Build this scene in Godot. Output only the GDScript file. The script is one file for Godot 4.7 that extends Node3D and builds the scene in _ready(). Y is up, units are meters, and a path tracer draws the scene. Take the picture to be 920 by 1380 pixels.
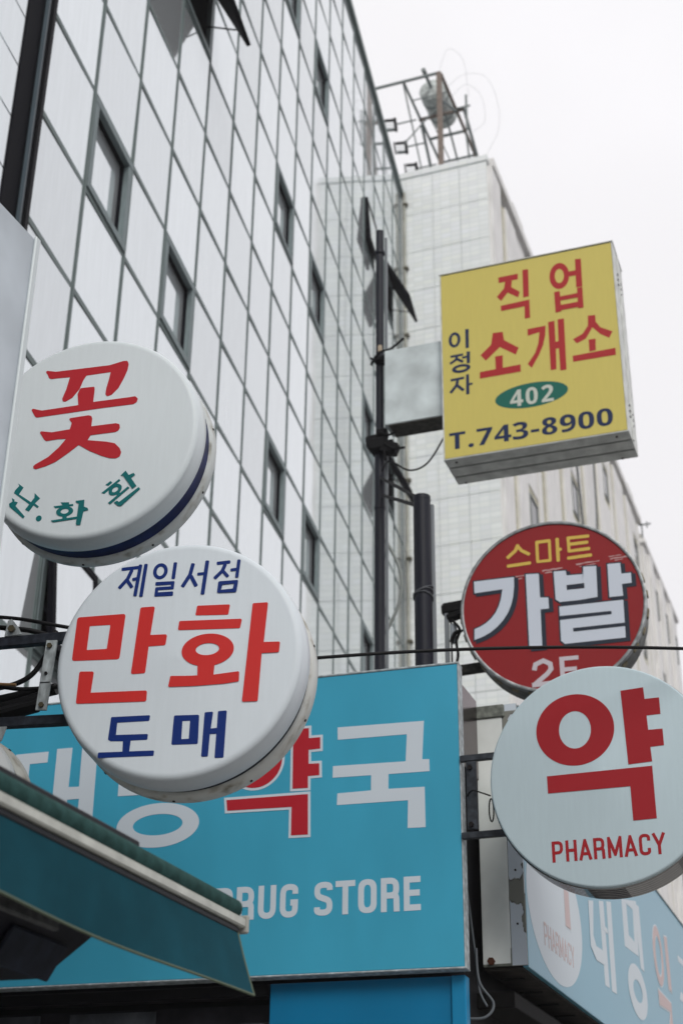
extends Node3D
# A street corner seen from the pavement: x runs across the street, y is up, -z runs along the street away from the viewer. Units are metres.

var taken := {}
var rng := RandomNumberGenerator.new()
var mats := {}
var noises := {}


func _ready() -> void:
	rng.seed = 4021
	# ---- camera, sky, sun, exposure
	var cam := Camera3D.new()
	cam.name = "camera"
	cam.transform = Transform3D(Basis(Vector3.UP, deg_to_rad(20.5)) * Basis(Vector3.RIGHT, deg_to_rad(27.4615)) * Basis(Vector3.BACK, deg_to_rad(0.7376)), Vector3(0, 1.6, 0))
	cam.near = 0.1
	cam.far = 2000.0
	var lens := CameraAttributesPhysical.new()
	lens.frustum_focal_length = 50.73
	lens.frustum_focus_distance = 6.0
	lens.exposure_aperture = 3.4
	cam.attributes = lens
	cam.fov = 38.0689
	add_child(cam)
	cam.fov = 38.0689
	cam.current = true
	var sky_mat := ProceduralSkyMaterial.new()
	sky_mat.sky_top_color = Color(0.935, 0.93, 0.94)
	sky_mat.sky_horizon_color = Color(0.895, 0.888, 0.902)
	sky_mat.sky_curve = 0.25
	sky_mat.ground_bottom_color = Color(0.30, 0.30, 0.31)
	sky_mat.ground_horizon_color = Color(0.55, 0.55, 0.56)
	sky_mat.sun_angle_max = 1.0
	var cover := NoiseTexture2D.new()
	cover.width = 1024
	cover.height = 512
	cover.seamless = true
	var cn := FastNoiseLite.new()
	cn.seed = 9
	cn.frequency = 0.011
	cn.fractal_octaves = 4
	cover.noise = cn
	var cr := Gradient.new()
	cr.set_color(0, Color(0, 0, 0, 0))
	cr.set_color(1, Color(0.38, 0.38, 0.39, 1))
	cover.color_ramp = cr
	sky_mat.sky_cover = cover
	sky_mat.sky_cover_modulate = Color(1, 1, 1, 1)
	var sky := Sky.new()
	sky.sky_material = sky_mat
	var env := Environment.new()
	env.background_mode = Environment.BG_SKY
	env.sky = sky
	env.background_energy_multiplier = 1.0
	env.tonemap_mode = Environment.TONE_MAPPER_LINEAR
	env.tonemap_exposure = 1.12
	env.sdfgi_enabled = true
	env.ssao_enabled = true
	env.ssil_enabled = true
	env.fog_enabled = true
	env.fog_light_color = Color(0.93, 0.93, 0.95)
	env.fog_density = 0.0012
	var world := WorldEnvironment.new()
	world.name = "world_environment"
	world.environment = env
	add_child(world)
	var sun := DirectionalLight3D.new()
	sun.name = "overcast_sun"
	sun.light_color = Color(1.0, 0.99, 0.97)
	sun.light_energy = 0.5
	sun.light_angular_distance = 28.0
	sun.shadow_enabled = true
	add_child(sun)
	sun.look_at_from_position(Vector3(5, 8, 8.5), Vector3.ZERO)

	build_ground()
	build_glass_building()
	build_neighbour_building()
	build_white_building()
	build_far_building()
	build_shop_block()
	build_pharmacy()
	build_rooftop()
	build_pharmacy_signs()
	build_yellow_sign()
	build_wig_sign()
	build_poles()
	build_comic_sign()
	build_flower_sign()
	build_left_things()
	build_awning()
	build_wires()


# ---------------------------------------------------------------- naming
func numbered(parent: Node, called: String) -> String:
	var key := str(parent.get_instance_id()) + called
	var k: int = taken.get(key, 0)
	taken[key] = k + 1
	return called if k == 0 else "%s_%03d" % [called, k]


func tag(o: Node, label := "", category := "", group := "", kind := "") -> void:
	if label: o.set_meta("label", label)
	if category: o.set_meta("category", category)
	if group: o.set_meta("group", group)
	if kind: o.set_meta("kind", kind)


func thing(called: String, label: String, category: String, at := Vector3.ZERO, yaw := 0.0, group := "") -> Node3D:
	var o := Node3D.new()
	o.name = numbered(self, called)
	add_child(o)
	o.position = at
	o.rotation.y = deg_to_rad(yaw)
	tag(o, label, category, group)
	return o


func start() -> SurfaceTool:
	var st := SurfaceTool.new()
	st.begin(Mesh.PRIMITIVE_TRIANGLES)
	return st


func build(st: SurfaceTool, called: String, m: Material, parent: Node = self) -> MeshInstance3D:
	var o := MeshInstance3D.new()
	o.mesh = st.commit()
	o.material_override = m
	o.name = numbered(parent, called)
	parent.add_child(o)
	return o


func place(mesh: Mesh, called: String, m: Material, parent: Node, t := Transform3D()) -> MeshInstance3D:
	var o := MeshInstance3D.new()
	o.mesh = mesh
	o.material_override = m
	o.name = numbered(parent, called)
	o.transform = t
	parent.add_child(o)
	return o


# ---------------------------------------------------------------- materials
func noise_tex(key: String, freq: float, low: float, high := 1.0, kind := FastNoiseLite.TYPE_SIMPLEX_SMOOTH, octaves := 4, size := 512, normal := false) -> NoiseTexture2D:
	if noises.has(key): return noises[key]
	var n := FastNoiseLite.new()
	n.seed = noises.size() * 17 + 3
	n.noise_type = kind
	n.frequency = freq
	n.fractal_octaves = octaves
	var t := NoiseTexture2D.new()
	t.width = size
	t.height = size
	t.seamless = true
	t.noise = n
	if normal:
		t.as_normal_map = true
		t.bump_strength = low
	else:
		var g := Gradient.new()
		g.set_color(0, Color(low, low, low))
		g.set_color(1, Color(high, high, high))
		t.color_ramp = g
	noises[key] = t
	return t


func mat(key: String, c := Color.WHITE, rough := 0.6, metal := 0.0, tex: Texture2D = null, scale := Vector3.ONE, spec := 0.3) -> StandardMaterial3D:
	if mats.has(key): return mats[key]
	var m := StandardMaterial3D.new()
	m.resource_name = key
	m.albedo_color = c
	m.roughness = rough
	m.metallic = metal
	m.metallic_specular = spec
	if tex:
		m.albedo_texture = tex
		m.uv1_triplanar = true
		m.uv1_scale = scale
		m.uv1_triplanar_sharpness = 4.0
	mats[key] = m
	return m


func stain_tex() -> NoiseTexture2D:
	# mostly clean, with a few brown-grey runs
	var t := noise_tex("rim stain", 0.016, 0.5, 1.0, FastNoiseLite.TYPE_SIMPLEX_SMOOTH, 5)
	var g := Gradient.new()
	g.offsets = PackedFloat32Array([0.0, 0.18, 0.34, 0.5, 1.0])
	g.colors = PackedColorArray([Color(0.60, 0.57, 0.52), Color(0.80, 0.78, 0.75), Color(0.94, 0.93, 0.92), Color(0.98, 0.98, 0.98), Color.WHITE])
	t.color_ramp = g
	return t


func streaks() -> NoiseTexture2D: return noise_tex("streaks", 0.02, 0.86)
func grime() -> NoiseTexture2D: return noise_tex("grime", 0.012, 0.62)
func soft() -> NoiseTexture2D: return noise_tex("soft", 0.008, 0.82)


# ---------------------------------------------------------------- shapes
func tri(st: SurfaceTool, a: Vector3, b: Vector3, c: Vector3, n: Vector3) -> void:
	st.set_normal(n)
	if (b - a).cross(c - a).dot(n) > 0.0:
		st.add_vertex(a); st.add_vertex(c); st.add_vertex(b)
	else:
		st.add_vertex(a); st.add_vertex(b); st.add_vertex(c)


func quad(st: SurfaceTool, a: Vector3, b: Vector3, c: Vector3, d: Vector3, n: Vector3) -> void:
	tri(st, a, b, c, n)
	tri(st, a, c, d, n)


func quad_n(st: SurfaceTool, p: Array, n: Array) -> void:
	var order := [0, 1, 2, 0, 2, 3]
	if (p[1] - p[0]).cross(p[2] - p[0]).dot(n[0] + n[1] + n[2]) + (p[2] - p[0]).cross(p[3] - p[0]).dot(n[0] + n[2] + n[3]) > 0.0:
		order = [0, 2, 1, 0, 3, 2]
	for i in order:
		st.set_normal(n[i])
		st.add_vertex(p[i])


func box(st: SurfaceTool, c: Vector3, s: Vector3, bevel := 0.0, b := Basis()) -> void:
	var h := s * 0.5
	var e: float = minf(bevel, minf(h.x, minf(h.y, h.z)) * 0.9)
	var f := func(x: float, y: float, z: float) -> Vector3: return c + b * Vector3(x, y, z)
	for ax in 3:
		var u := (ax + 1) % 3
		var v := (ax + 2) % 3
		for sg in [-1.0, 1.0]:
			var pts := []
			for q in [[-1, -1], [1, -1], [1, 1], [-1, 1]]:
				var p := Vector3()
				p[ax] = sg * h[ax]
				p[u] = q[0] * (h[u] - e)
				p[v] = q[1] * (h[v] - e)
				pts.append(c + b * p)
			var n := Vector3()
			n[ax] = sg
			quad(st, pts[0], pts[1], pts[2], pts[3], b * n)
	if e <= 0.0: return
	for ax in 3:
		var u := (ax + 1) % 3
		var v := (ax + 2) % 3
		for su in [-1.0, 1.0]:
			for sv in [-1.0, 1.0]:
				var pts := []
				for q in [[-1, 0], [1, 0], [1, 1], [-1, 1]]:
					var p := Vector3()
					p[ax] = q[0] * (h[ax] - e)
					p[u] = su * (h[u] - (e if q[1] == 1 else 0.0))
					p[v] = sv * (h[v] - (0.0 if q[1] == 1 else e))
					pts.append(c + b * p)
				var n := Vector3()
				n[u] = su
				n[v] = sv
				quad(st, pts[0], pts[1], pts[2], pts[3], b * n.normalized())
	for sx in [-1.0, 1.0]:
		for sy in [-1.0, 1.0]:
			for sz in [-1.0, 1.0]:
				tri(st, f.call(sx * h.x, sy * (h.y - e), sz * (h.z - e)), f.call(sx * (h.x - e), sy * h.y, sz * (h.z - e)), f.call(sx * (h.x - e), sy * (h.y - e), sz * h.z), b * Vector3(sx, sy, sz).normalized())


func slab_box(called: String, m: Material, parent: Node, c: Vector3, s: Vector3, bevel := 0.0, b := Basis()) -> MeshInstance3D:
	var st := start()
	box(st, c, s, bevel, b)
	return build(st, called, m, parent)


func tube(st: SurfaceTool, pts: Array, r: float, sides := 10, caps := true, r_end := -1.0) -> void:
	var rings := []
	var norms := []
	var side := Vector3.ZERO
	for i in pts.size():
		var t: Vector3 = (pts[mini(i + 1, pts.size() - 1)] - pts[maxi(i - 1, 0)]).normalized()
		if side == Vector3.ZERO:
			side = t.cross(Vector3.UP if absf(t.y) < 0.9 else Vector3.RIGHT).normalized()
		side = (side - t * side.dot(t)).normalized()
		var up := side.cross(t)
		var rr: float = r if r_end < 0.0 else lerpf(r, r_end, i / float(pts.size() - 1))
		var ring := []
		var nr := []
		for k in sides + 1:
			var a := TAU * k / sides
			var n := side * cos(a) + up * sin(a)
			nr.append(n)
			ring.append(pts[i] + n * rr)
		rings.append(ring)
		norms.append(nr)
	for i in pts.size() - 1:
		for k in sides:
			quad_n(st, [rings[i][k], rings[i][k + 1], rings[i + 1][k + 1], rings[i + 1][k]], [norms[i][k], norms[i][k + 1], norms[i + 1][k + 1], norms[i + 1][k]])
	if caps:
		var last := pts.size() - 1
		for k in sides:
			tri(st, pts[0], rings[0][k], rings[0][k + 1], (pts[0] - pts[1]).normalized())
			tri(st, pts[last], rings[last][k], rings[last][k + 1], (pts[last] - pts[last - 1]).normalized())


func curve(ctrl: Array, steps := 8) -> Array:
	# Catmull-Rom through the points
	var out := []
	for i in ctrl.size() - 1:
		var p0: Vector3 = ctrl[maxi(i - 1, 0)]
		var p1: Vector3 = ctrl[i]
		var p2: Vector3 = ctrl[i + 1]
		var p3: Vector3 = ctrl[mini(i + 2, ctrl.size() - 1)]
		for k in steps:
			out.append(p1.cubic_interpolate(p2, p0, p3, k / float(steps)))
	out.append(ctrl[-1])
	return out


func sag(a: Vector3, b: Vector3, drop: float, steps := 16) -> Array:
	var out := []
	for i in steps + 1:
		var t := i / float(steps)
		out.append(a.lerp(b, t) - Vector3(0, drop * 4.0 * t * (1.0 - t), 0))
	return out


func lathe(st: SurfaceTool, prof: Array, segs := 96) -> void:
	# profile of (radius, z), turned round the z axis; edges flatter than 40 degrees are smoothed
	var n := prof.size()
	var face_n := []
	for i in n - 1:
		var d: Vector2 = prof[i + 1] - prof[i]
		face_n.append(Vector2(-d.y, d.x).normalized() * -1.0)
	for i in n - 1:
		var na: Vector2 = face_n[i]
		var nb: Vector2 = face_n[i]
		if i > 0 and face_n[i - 1].dot(face_n[i]) > 0.76: na = (face_n[i - 1] + face_n[i]).normalized()
		if i < n - 2 and face_n[i + 1].dot(face_n[i]) > 0.76: nb = (face_n[i + 1] + face_n[i]).normalized()
		for k in segs:
			var a := TAU * k / segs
			var b := TAU * (k + 1) / segs
			var p := []
			var nn := []
			for q in [[prof[i], a, na], [prof[i], b, na], [prof[i + 1], b, nb], [prof[i + 1], a, nb]]:
				p.append(Vector3(q[0].x * cos(q[1]), q[0].x * sin(q[1]), q[0].y))
				nn.append(Vector3(q[2].x * cos(q[1]), q[2].x * sin(q[1]), q[2].y))
			if prof[i].x < 1e-6:
				tri(st, p[0], p[2], p[3], nn[2])
			elif prof[i + 1].x < 1e-6:
				tri(st, p[0], p[1], p[2], nn[0])
			else:
				quad_n(st, p, nn)


func flat(st: SurfaceTool, poly: PackedVector2Array, z: float, deep := 0.0016) -> void:
	var ix := Geometry2D.triangulate_polygon(poly)
	for i in range(0, ix.size(), 3):
		var a := poly[ix[i]]
		var b := poly[ix[i + 1]]
		var c := poly[ix[i + 2]]
		tri(st, Vector3(a.x, a.y, z), Vector3(b.x, b.y, z), Vector3(c.x, c.y, z), Vector3.BACK)
	walls(st, poly, z, deep, not Geometry2D.is_polygon_clockwise(poly))


func walls(st: SurfaceTool, poly: PackedVector2Array, z: float, deep: float, outward: bool) -> void:
	for i in poly.size():
		var a := poly[i]
		var b := poly[(i + 1) % poly.size()]
		var d := (b - a).normalized()
		var n := Vector3(d.y, -d.x, 0) * (1.0 if outward else -1.0)
		quad(st, Vector3(a.x, a.y, z), Vector3(b.x, b.y, z), Vector3(b.x, b.y, z - deep), Vector3(a.x, a.y, z - deep), n)


func hoop(st: SurfaceTool, outer: PackedVector2Array, inner: PackedVector2Array, z: float, deep := 0.0016) -> void:
	var k := outer.size()
	for i in k:
		var j := (i + 1) % k
		quad(st, Vector3(outer[i].x, outer[i].y, z), Vector3(outer[j].x, outer[j].y, z), Vector3(inner[j].x, inner[j].y, z), Vector3(inner[i].x, inner[i].y, z), Vector3.BACK)
	walls(st, outer, z, deep, not Geometry2D.is_polygon_clockwise(outer))
	walls(st, inner, z, deep, Geometry2D.is_polygon_clockwise(inner))


func v2(l: Array) -> PackedVector2Array:
	var p := PackedVector2Array()
	for i in range(0, l.size(), 2):
		p.append(Vector2(l[i], l[i + 1]))
	return p


func oval(cx: float, cy: float, rx: float, ry: float, n := 56) -> PackedVector2Array:
	var p := PackedVector2Array()
	for i in n:
		p.append(Vector2(cx + rx * cos(TAU * i / n), cy + ry * sin(TAU * i / n)))
	return p


func grown(poly: PackedVector2Array, by: float, round := false) -> PackedVector2Array:
	if by == 0.0: return poly
	var r := Geometry2D.offset_polygon(poly, by, Geometry2D.JOIN_ROUND if round else Geometry2D.JOIN_MITER)
	var best := poly
	var most := 0.0
	for q in r:
		var s := 0.0
		for i in q.size(): s += q[i].cross(q[(i + 1) % q.size()])
		if absf(s) > most:
			most = absf(s)
			best = q
	return best


func ribbon(pts: PackedVector2Array, w: float) -> PackedVector2Array:
	var r := Geometry2D.offset_polyline(pts, w * 0.5, Geometry2D.JOIN_MITER, Geometry2D.END_BUTT)
	return r[0] if r.size() else pts


func metres(p: PackedVector2Array) -> PackedVector2Array:
	var o := PackedVector2Array()
	for q in p: o.append(q * 0.001)
	return o


# One painted character or mark on a sign face, in millimetres on the face. ops: P polygon, F frame with a hole, R ring or disc, S stroke.
func glyph(parent: Node, called: String, ops: Array, m: Material, z: float, rnd := 0.0, grow := 0.0, shift := Vector2.ZERO) -> MeshInstance3D:
	var st := start()
	var zz := z
	for op in ops:
		zz += 0.0004
		var kind: String = op[0]
		if kind == "R":
			var e: Array = op[1]
			var o := oval(e[0] + shift.x, e[1] + shift.y, e[2] + grow, e[3] + grow)
			if e.size() > 4:
				hoop(st, metres(o), metres(oval(e[4] + shift.x, e[5] + shift.y, maxf(e[6] - grow, 1), maxf(e[7] - grow, 1))), zz)
			else:
				flat(st, metres(o), zz)
			continue
		if kind == "F":
			var o := v2(op[1])
			var i := v2(op[2])
			if grow != 0.0:
				# both loops keep their number of corners: move each corner along its mitre
				o = mitred(o, grow)
				i = mitred(i, -grow)
			for k in o.size(): o[k] += shift
			for k in i.size(): i[k] += shift
			if rnd > 0.0:
				o = round_loop(o, rnd * 1.6)
				i = round_loop(i, rnd * 0.5)
			hoop(st, metres(o), metres(i), zz)
			continue
		var p := v2(op[1])
		if kind == "S": p = ribbon(p, op[2])
		if grow != 0.0: p = grown(p, grow)
		if rnd > 0.0: p = grown(grown(p, -rnd), rnd, true)
		for k in p.size(): p[k] += shift
		flat(st, metres(p), zz)
	return build(st, called, m, parent)


func round_loop(p: PackedVector2Array, r: float) -> PackedVector2Array:
	# each corner becomes a short arc of five points
	var out := PackedVector2Array()
	for i in p.size():
		var a := p[(i + p.size() - 1) % p.size()]
		var b := p[(i + 1) % p.size()]
		var k := minf(r, 0.45 * minf(p[i].distance_to(a), p[i].distance_to(b)))
		var s := p[i] + (a - p[i]).normalized() * k
		var e := p[i] + (b - p[i]).normalized() * k
		for j in 5:
			var t := j / 4.0
			out.append(s.lerp(p[i], t).lerp(p[i].lerp(e, t), t))
	return out


func mitred(p: PackedVector2Array, by: float) -> PackedVector2Array:
	var out := PackedVector2Array()
	var s := -1.0 if Geometry2D.is_polygon_clockwise(p) else 1.0
	for i in p.size():
		var a := (p[i] - p[(i + p.size() - 1) % p.size()]).normalized()
		var b := (p[(i + 1) % p.size()] - p[i]).normalized()
		var na := Vector2(a.y, -a.x) * s
		var nb := Vector2(b.y, -b.x) * s
		var mm := (na + nb).normalized()
		out.append(p[i] + mm * by / maxf(mm.dot(na), 0.4))
	return out


# Narrow sans-serif capitals and figures, drawn as strokes and fitted to a box on the sign face (millimetres: left, bottom, width, height).
# A stroke is a chain of points in the letter's own box, 0 to 1 both ways; «O» strokes are closed; the number after it rounds the corners.
func strokes_of(c: String) -> Array:
	match c:
		"D": return [["O", [[0, 0], [1, 0], [1, 1], [0, 1]], [0, 1, 1, 0]]]
		"O", "0": return [["O", [[0, 0], [1, 0], [1, 1], [0, 1]], [1, 1, 1, 1]]]
		"R": return [["-", [[0, 0], [0, 1]], []], ["-", [[0, 1], [0.97, 1], [0.97, 0.47], [0, 0.47]], [0.9, 0.9]], ["-", [[0.5, 0.47], [0.98, 0.47], [1, 0]], [0.5]]]
		"P": return [["-", [[0, 0], [0, 1]], []], ["-", [[0, 1], [1, 1], [1, 0.44], [0, 0.44]], [0.9, 0.9]]]
		"U": return [["-", [[0, 1], [0, 0], [1, 0], [1, 1]], [1, 1]]]
		"G": return [["-", [[1, 0.74], [1, 1], [0, 1], [0, 0], [1, 0], [1, 0.43], [0.62, 0.43]], [1, 1, 1, 1, 0]]]
		"C": return [["-", [[1, 0.70], [1, 1], [0, 1], [0, 0], [1, 0], [1, 0.30]], [1, 1, 1, 1]]]
		"S": return [["-", [[1, 0.80], [1, 1], [0, 1], [0, 0.60], [1, 0.42], [1, 0], [0, 0], [0, 0.20]], [0.9, 0.9, 0.55, 0.55, 0.9, 0.9]]]
		"T": return [["-", [[-0.1, 1], [1.1, 1]], []], ["-", [[0.5, 1], [0.5, -0.0]], []]]
		"E": return [["-", [[1, 1], [0, 1], [0, 0], [1, 0]], [0, 0]], ["-", [[0, 0.52], [0.92, 0.52]], []]]
		"F": return [["-", [[1, 1], [0, 1], [0, 0]], [0]], ["-", [[0, 0.5], [0.9, 0.5]], []]]
		"H": return [["-", [[0, 1], [0, 0]], []], ["-", [[1, 1], [1, 0]], []], ["-", [[0, 0.52], [1, 0.52]], []]]
		"A": return [["-", [[-0.08, 0], [0.5, 1], [1.08, 0]], [0]], ["-", [[0.15, 0.27], [0.85, 0.27]], []]]
		"M": return [["-", [[0, 0], [0, 1], [0.5, 0.1], [1, 1], [1, 0]], [0, 0, 0]]]
		"Y": return [["-", [[-0.06, 1], [0.5, 0.42], [1.06, 1]], [0]], ["-", [[0.5, 0.45], [0.5, 0]], []]]
	return []


func eased(p: Array, how: Array, closed: bool, r: float) -> PackedVector2Array:
	var out := PackedVector2Array()
	var n := p.size()
	for i in n:
		var k: float = 0.0
		if closed: k = r * how[i]
		elif i > 0 and i < n - 1: k = r * how[i - 1]
		var a: Vector2 = p[(i + n - 1) % n]
		var b: Vector2 = p[(i + 1) % n]
		var c: Vector2 = p[i]
		if k <= 0.0:
			if closed:
				for j in 9: out.append(c)
			else:
				out.append(c)
			continue
		var s := c + (a - c).normalized() * minf(k, a.distance_to(c) * 0.5)
		var e := c + (b - c).normalized() * minf(k, b.distance_to(c) * 0.5)
		for j in 9:
			var t := j / 8.0
			# between a circle's and a box's corner
			out.append(s.lerp(c, t).lerp(c.lerp(e, t), t))
	return out


func lettering(parent: Node, text: String, left: float, bottom: float, width: float, height: float, m: Material, z: float, weight := 0.18, turn := 0.0, tracking := 0.2, called := "lettering") -> MeshInstance3D:
	var units := 0.0
	var wide := {"M": 1.28, " ": 0.45, ".": 0.34, "-": 0.8, "T": 0.95, "E": 0.9}
	for c in text: units += wide.get(c, 1.0)
	# letter widths share what the gaps leave
	var gap := height * tracking
	var unit := (width - gap * (text.length() - 1)) / units
	var pen := height * weight
	var x := 0.0
	var st := start()
	var spin := Transform2D(turn, Vector2(left, bottom))
	for c in text:
		var w: float = unit * float(wide.get(c, 1.0))
		var lift := 0.0
		for sk in strokes_of(c):
			lift += 0.0003
			var p := []
			for q in sk[1]:
				p.append(Vector2(x + pen * 0.5 + q[0] * (w - pen), pen * 0.5 + q[1] * (height - pen)))
			if sk[0] == "O":
				var outer := []
				var inner := []
				var mid := Vector2(x + w * 0.5, (p[0].y + p[2].y) * 0.5)
				for q in p:
					var d := Vector2(signf(q.x - mid.x), signf(q.y - mid.y)) * pen * 0.5
					outer.append(q + d)
					inner.append(q - d * Vector2(1.0, 0.86))
				var o := eased(outer, sk[2], true, w * 0.5)
				var i := eased(inner, sk[2], true, w * 0.5 - pen * 0.6)
				hoop(st, metres(spin * o), metres(spin * i), z + lift)
				continue
			var path := eased(p, sk[2], false, (w - pen) * 0.55)
			# stems end square on the box: the half pen at free ends along the stroke
			if path.size() > 1 and not c in "GSC":
				path[0] += (path[0] - path[1]).normalized() * pen * 0.498
				path[path.size() - 1] += (path[path.size() - 1] - path[path.size() - 2]).normalized() * pen * 0.498
			flat(st, metres(spin * ribbon(path, pen)), z + lift)
		x += w + gap
	return build(st, called, m, parent)


# Figures in a plain bold type, fitted to a box on the sign face (millimetres).
func figures(parent: Node, text: String, left: float, bottom: float, width: float, height: float, m: Material, z: float, turn := 0.0, spacing := 0) -> MeshInstance3D:
	var f := SystemFont.new()
	f.font_names = PackedStringArray(["Droid Sans"])
	f.font_weight = 700
	var fv := FontVariation.new()
	fv.base_font = f
	fv.spacing_glyph = spacing
	var t := TextMesh.new()
	t.text = text
	t.font = fv
	t.font_size = 64
	t.pixel_size = 0.01
	t.curve_step = 1.0
	t.depth = 0.05
	var bb := t.get_aabb()
	var b := Basis(Vector3.BACK, turn) * Basis.from_scale(Vector3(width * 0.001 / bb.size.x, height * 0.001 / bb.size.y, 0.03))
	return place(t, "lettering", m, parent, Transform3D(b, Vector3(left * 0.001, bottom * 0.001, z) - b * Vector3(bb.position.x, bb.position.y, 0)))


func bolt(parent: Node, at: Vector3, n: Vector3, r: float, m: Material, called := "bolt") -> void:
	var st := start()
	tube(st, [at, at + n * r * 0.9], r, 6)
	build(st, called, m, parent)


# ---------------------------------------------------------------- setting
func build_ground() -> void:
	var st := start()
	quad(st, Vector3(-400, 0, -600), Vector3(400, 0, -600), Vector3(400, 0, 300), Vector3(-400, 0, 300), Vector3.UP)
	tag(build(st, "ground", mat("asphalt", Color(0.38, 0.38, 0.38), 0.9, 0.0, soft(), Vector3(0.3, 0.3, 0.3))), "", "", "", "structure")
	st = start()
	box(st, Vector3(-2.6, 0.06, -24.0), Vector3(9.6, 0.12, 60.0), 0.015)
	tag(build(st, "pavement", mat("paving", Color(0.66, 0.65, 0.63), 0.85, 0.0, soft(), Vector3(0.8, 0.8, 0.8))), "", "", "", "structure")


const MULLION := 1.195
const STOREY := 1.28


func cell_x(k: float) -> float: return 11.13 + MULLION * k
func cell_y(r: float) -> float: return 10.28 + STOREY * r


func build_glass_building() -> void:
	var g := thing("glass_office_building", "tall glass curtain wall office building mirroring the pale sky and the tiled block", "building", Vector3(-5.148, 0, 0.733), 98.1)
	var glasses := []
	for i in 5:
		var v: float = [0.92, 0.95, 0.91, 0.94, 0.885][i]
		var gm := mat("mirror glass" if i == 0 else "mirror glass %d" % i, Color(v * 0.97, v * 0.995, v * 1.01), 0.03 + 0.008 * i, 0.68)
		gm.normal_enabled = true
		gm.normal_texture = noise_tex("glass waves", 0.004, 1.2, 1.0, FastNoiseLite.TYPE_SIMPLEX_SMOOTH, 2, 512, true)
		gm.normal_scale = 0.1
		gm.uv1_triplanar = true
		gm.albedo_texture = noise_tex("pane film", 0.012, 0.968)
		gm.uv1_scale = Vector3(1.6, 0.14, 1.6) * (1.0 + 0.2 * i)
		gm.uv1_offset = Vector3(0.17 * i, 0.31 * i, 0.23 * i)
		glasses.append(gm)
	var glass: Material = glasses[0]
	var alu := mat("mullion metal", Color(0.45, 0.50, 0.50), 0.5, 0.2, streaks(), Vector3(3, 0.3, 3))
	var alu_pale := mat("window frame metal", Color(0.50, 0.55, 0.56), 0.5, 0.15, streaks(), Vector3(3, 0.3, 3))
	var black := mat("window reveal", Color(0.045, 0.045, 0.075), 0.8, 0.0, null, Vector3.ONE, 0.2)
	var x0 := cell_x(-1)
	var x1 := 30.4
	var low := -4
	# wall behind the curtain wall, and the hidden storeys below
	slab_box("wall", mat("core wall", Color(0.16, 0.17, 0.18), 0.9), g, Vector3((9.3 + x1) * 0.5, 13.4, -4.42), Vector3(x1 - 9.3, 26.8, 8.0))
	slab_box("base_panel", glass, g, Vector3((x0 + x1) * 0.5, cell_y(low) * 0.5, -0.02), Vector3(x1 - x0, cell_y(low) - 0.06, 0.03))
	slab_box("coping", alu, g, Vector3((x0 + x1) * 0.5, cell_y(13) + 0.12, -0.05), Vector3(x1 - x0, 0.18, 0.26), 0.01)
	slab_box("end_panel", alu, g, Vector3(x1 - 0.012, 13.5, -0.14), Vector3(0.02, 27.0, 0.22))
	var win := {}
	for k in [0, 2, 6, 8, 12, 14]:
		for r in [-3, 1, 5, 9]:
			win[Vector2i(k, r)] = 0.0
	win[Vector2i(2, 5)] = 26.0
	win[Vector2i(0, -3)] = 5.0
	win[Vector2i(14, 9)] = 27.0
	win[Vector2i(14, 5)] = 26.0
	win[Vector2i(12, 9)] = 4.0
	var pane_mesh := BoxMesh.new()
	pane_mesh.size = Vector3(MULLION - 0.05, STOREY - 0.05, 0.012)
	var last_mesh := BoxMesh.new()
	last_mesh.size = Vector3(x1 - cell_x(16) - 0.03, STOREY - 0.05, 0.012)
	for r in range(low, 13):
		for k in range(-1, 17):
			var c := Vector3(cell_x(k + 0.5), cell_y(r + 0.5), 0)
			var tilt := Basis.from_euler(Vector3(rng.randfn(0, 0.0018), -0.0105 + rng.randfn(0, 0.0016), 0))
			if k == 16:
				continue
			if win.has(Vector2i(k, r)):
				curtain_window(g, c, win[Vector2i(k, r)], glass, alu_pale, black)
			else:
				place(pane_mesh, "pane", glasses[rng.randi_range(0, 4)], g, Transform3D(tilt, c))
	var bar := start()
	box(bar, Vector3.ZERO, Vector3(0.088, cell_y(13) + 0.03, 0.05), 0.004)
	box(bar, Vector3(0, 0, 0.028), Vector3(0.034, cell_y(13) + 0.03, 0.014), 0.003)
	var bar_mesh := bar.commit()
	for k in range(-1, 17):
		place(bar_mesh, "mullion", alu, g, Transform3D(Basis(), Vector3(cell_x(k), (cell_y(13) + 0.03) * 0.5, -0.008)))
	var rail := start()
	box(rail, Vector3.ZERO, Vector3(x1 - x0, 0.074, 0.042), 0.004)
	var rail_mesh := rail.commit()
	for r in range(low, 14):
		place(rail_mesh, "transom", alu, g, Transform3D(Basis(), Vector3((x0 + x1) * 0.5, cell_y(r), -0.007)))
	# dark rain channel at the near end of the facade
	var ch := thing("corner_channel", "wide dark metal channel up the near edge of the glass facade", "drain channel", g.position, 98.1)
	slab_box("channel_box", mat("dark channel", Color(0.05, 0.055, 0.085), 0.75, 0.0, streaks(), Vector3(2, 0.2, 2), 0.2), ch, Vector3(9.60, 13.5, 0.0), Vector3(0.46, 27.0, 0.12), 0.01)
	slab_box("edge_trim", mat("channel trim", Color(0.26, 0.31, 0.34), 0.4, 0.4, streaks(), Vector3(3, 0.2, 3)), ch, Vector3(9.70, 13.5, 0.075), Vector3(0.075, 27.0, 0.05), 0.022)
	slab_box("seal", mat("channel seal", Color(0.08, 0.08, 0.10), 0.7), ch, Vector3(9.875, 13.5, 0.02), Vector3(0.06, 27.0, 0.12), 0.004)


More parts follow.
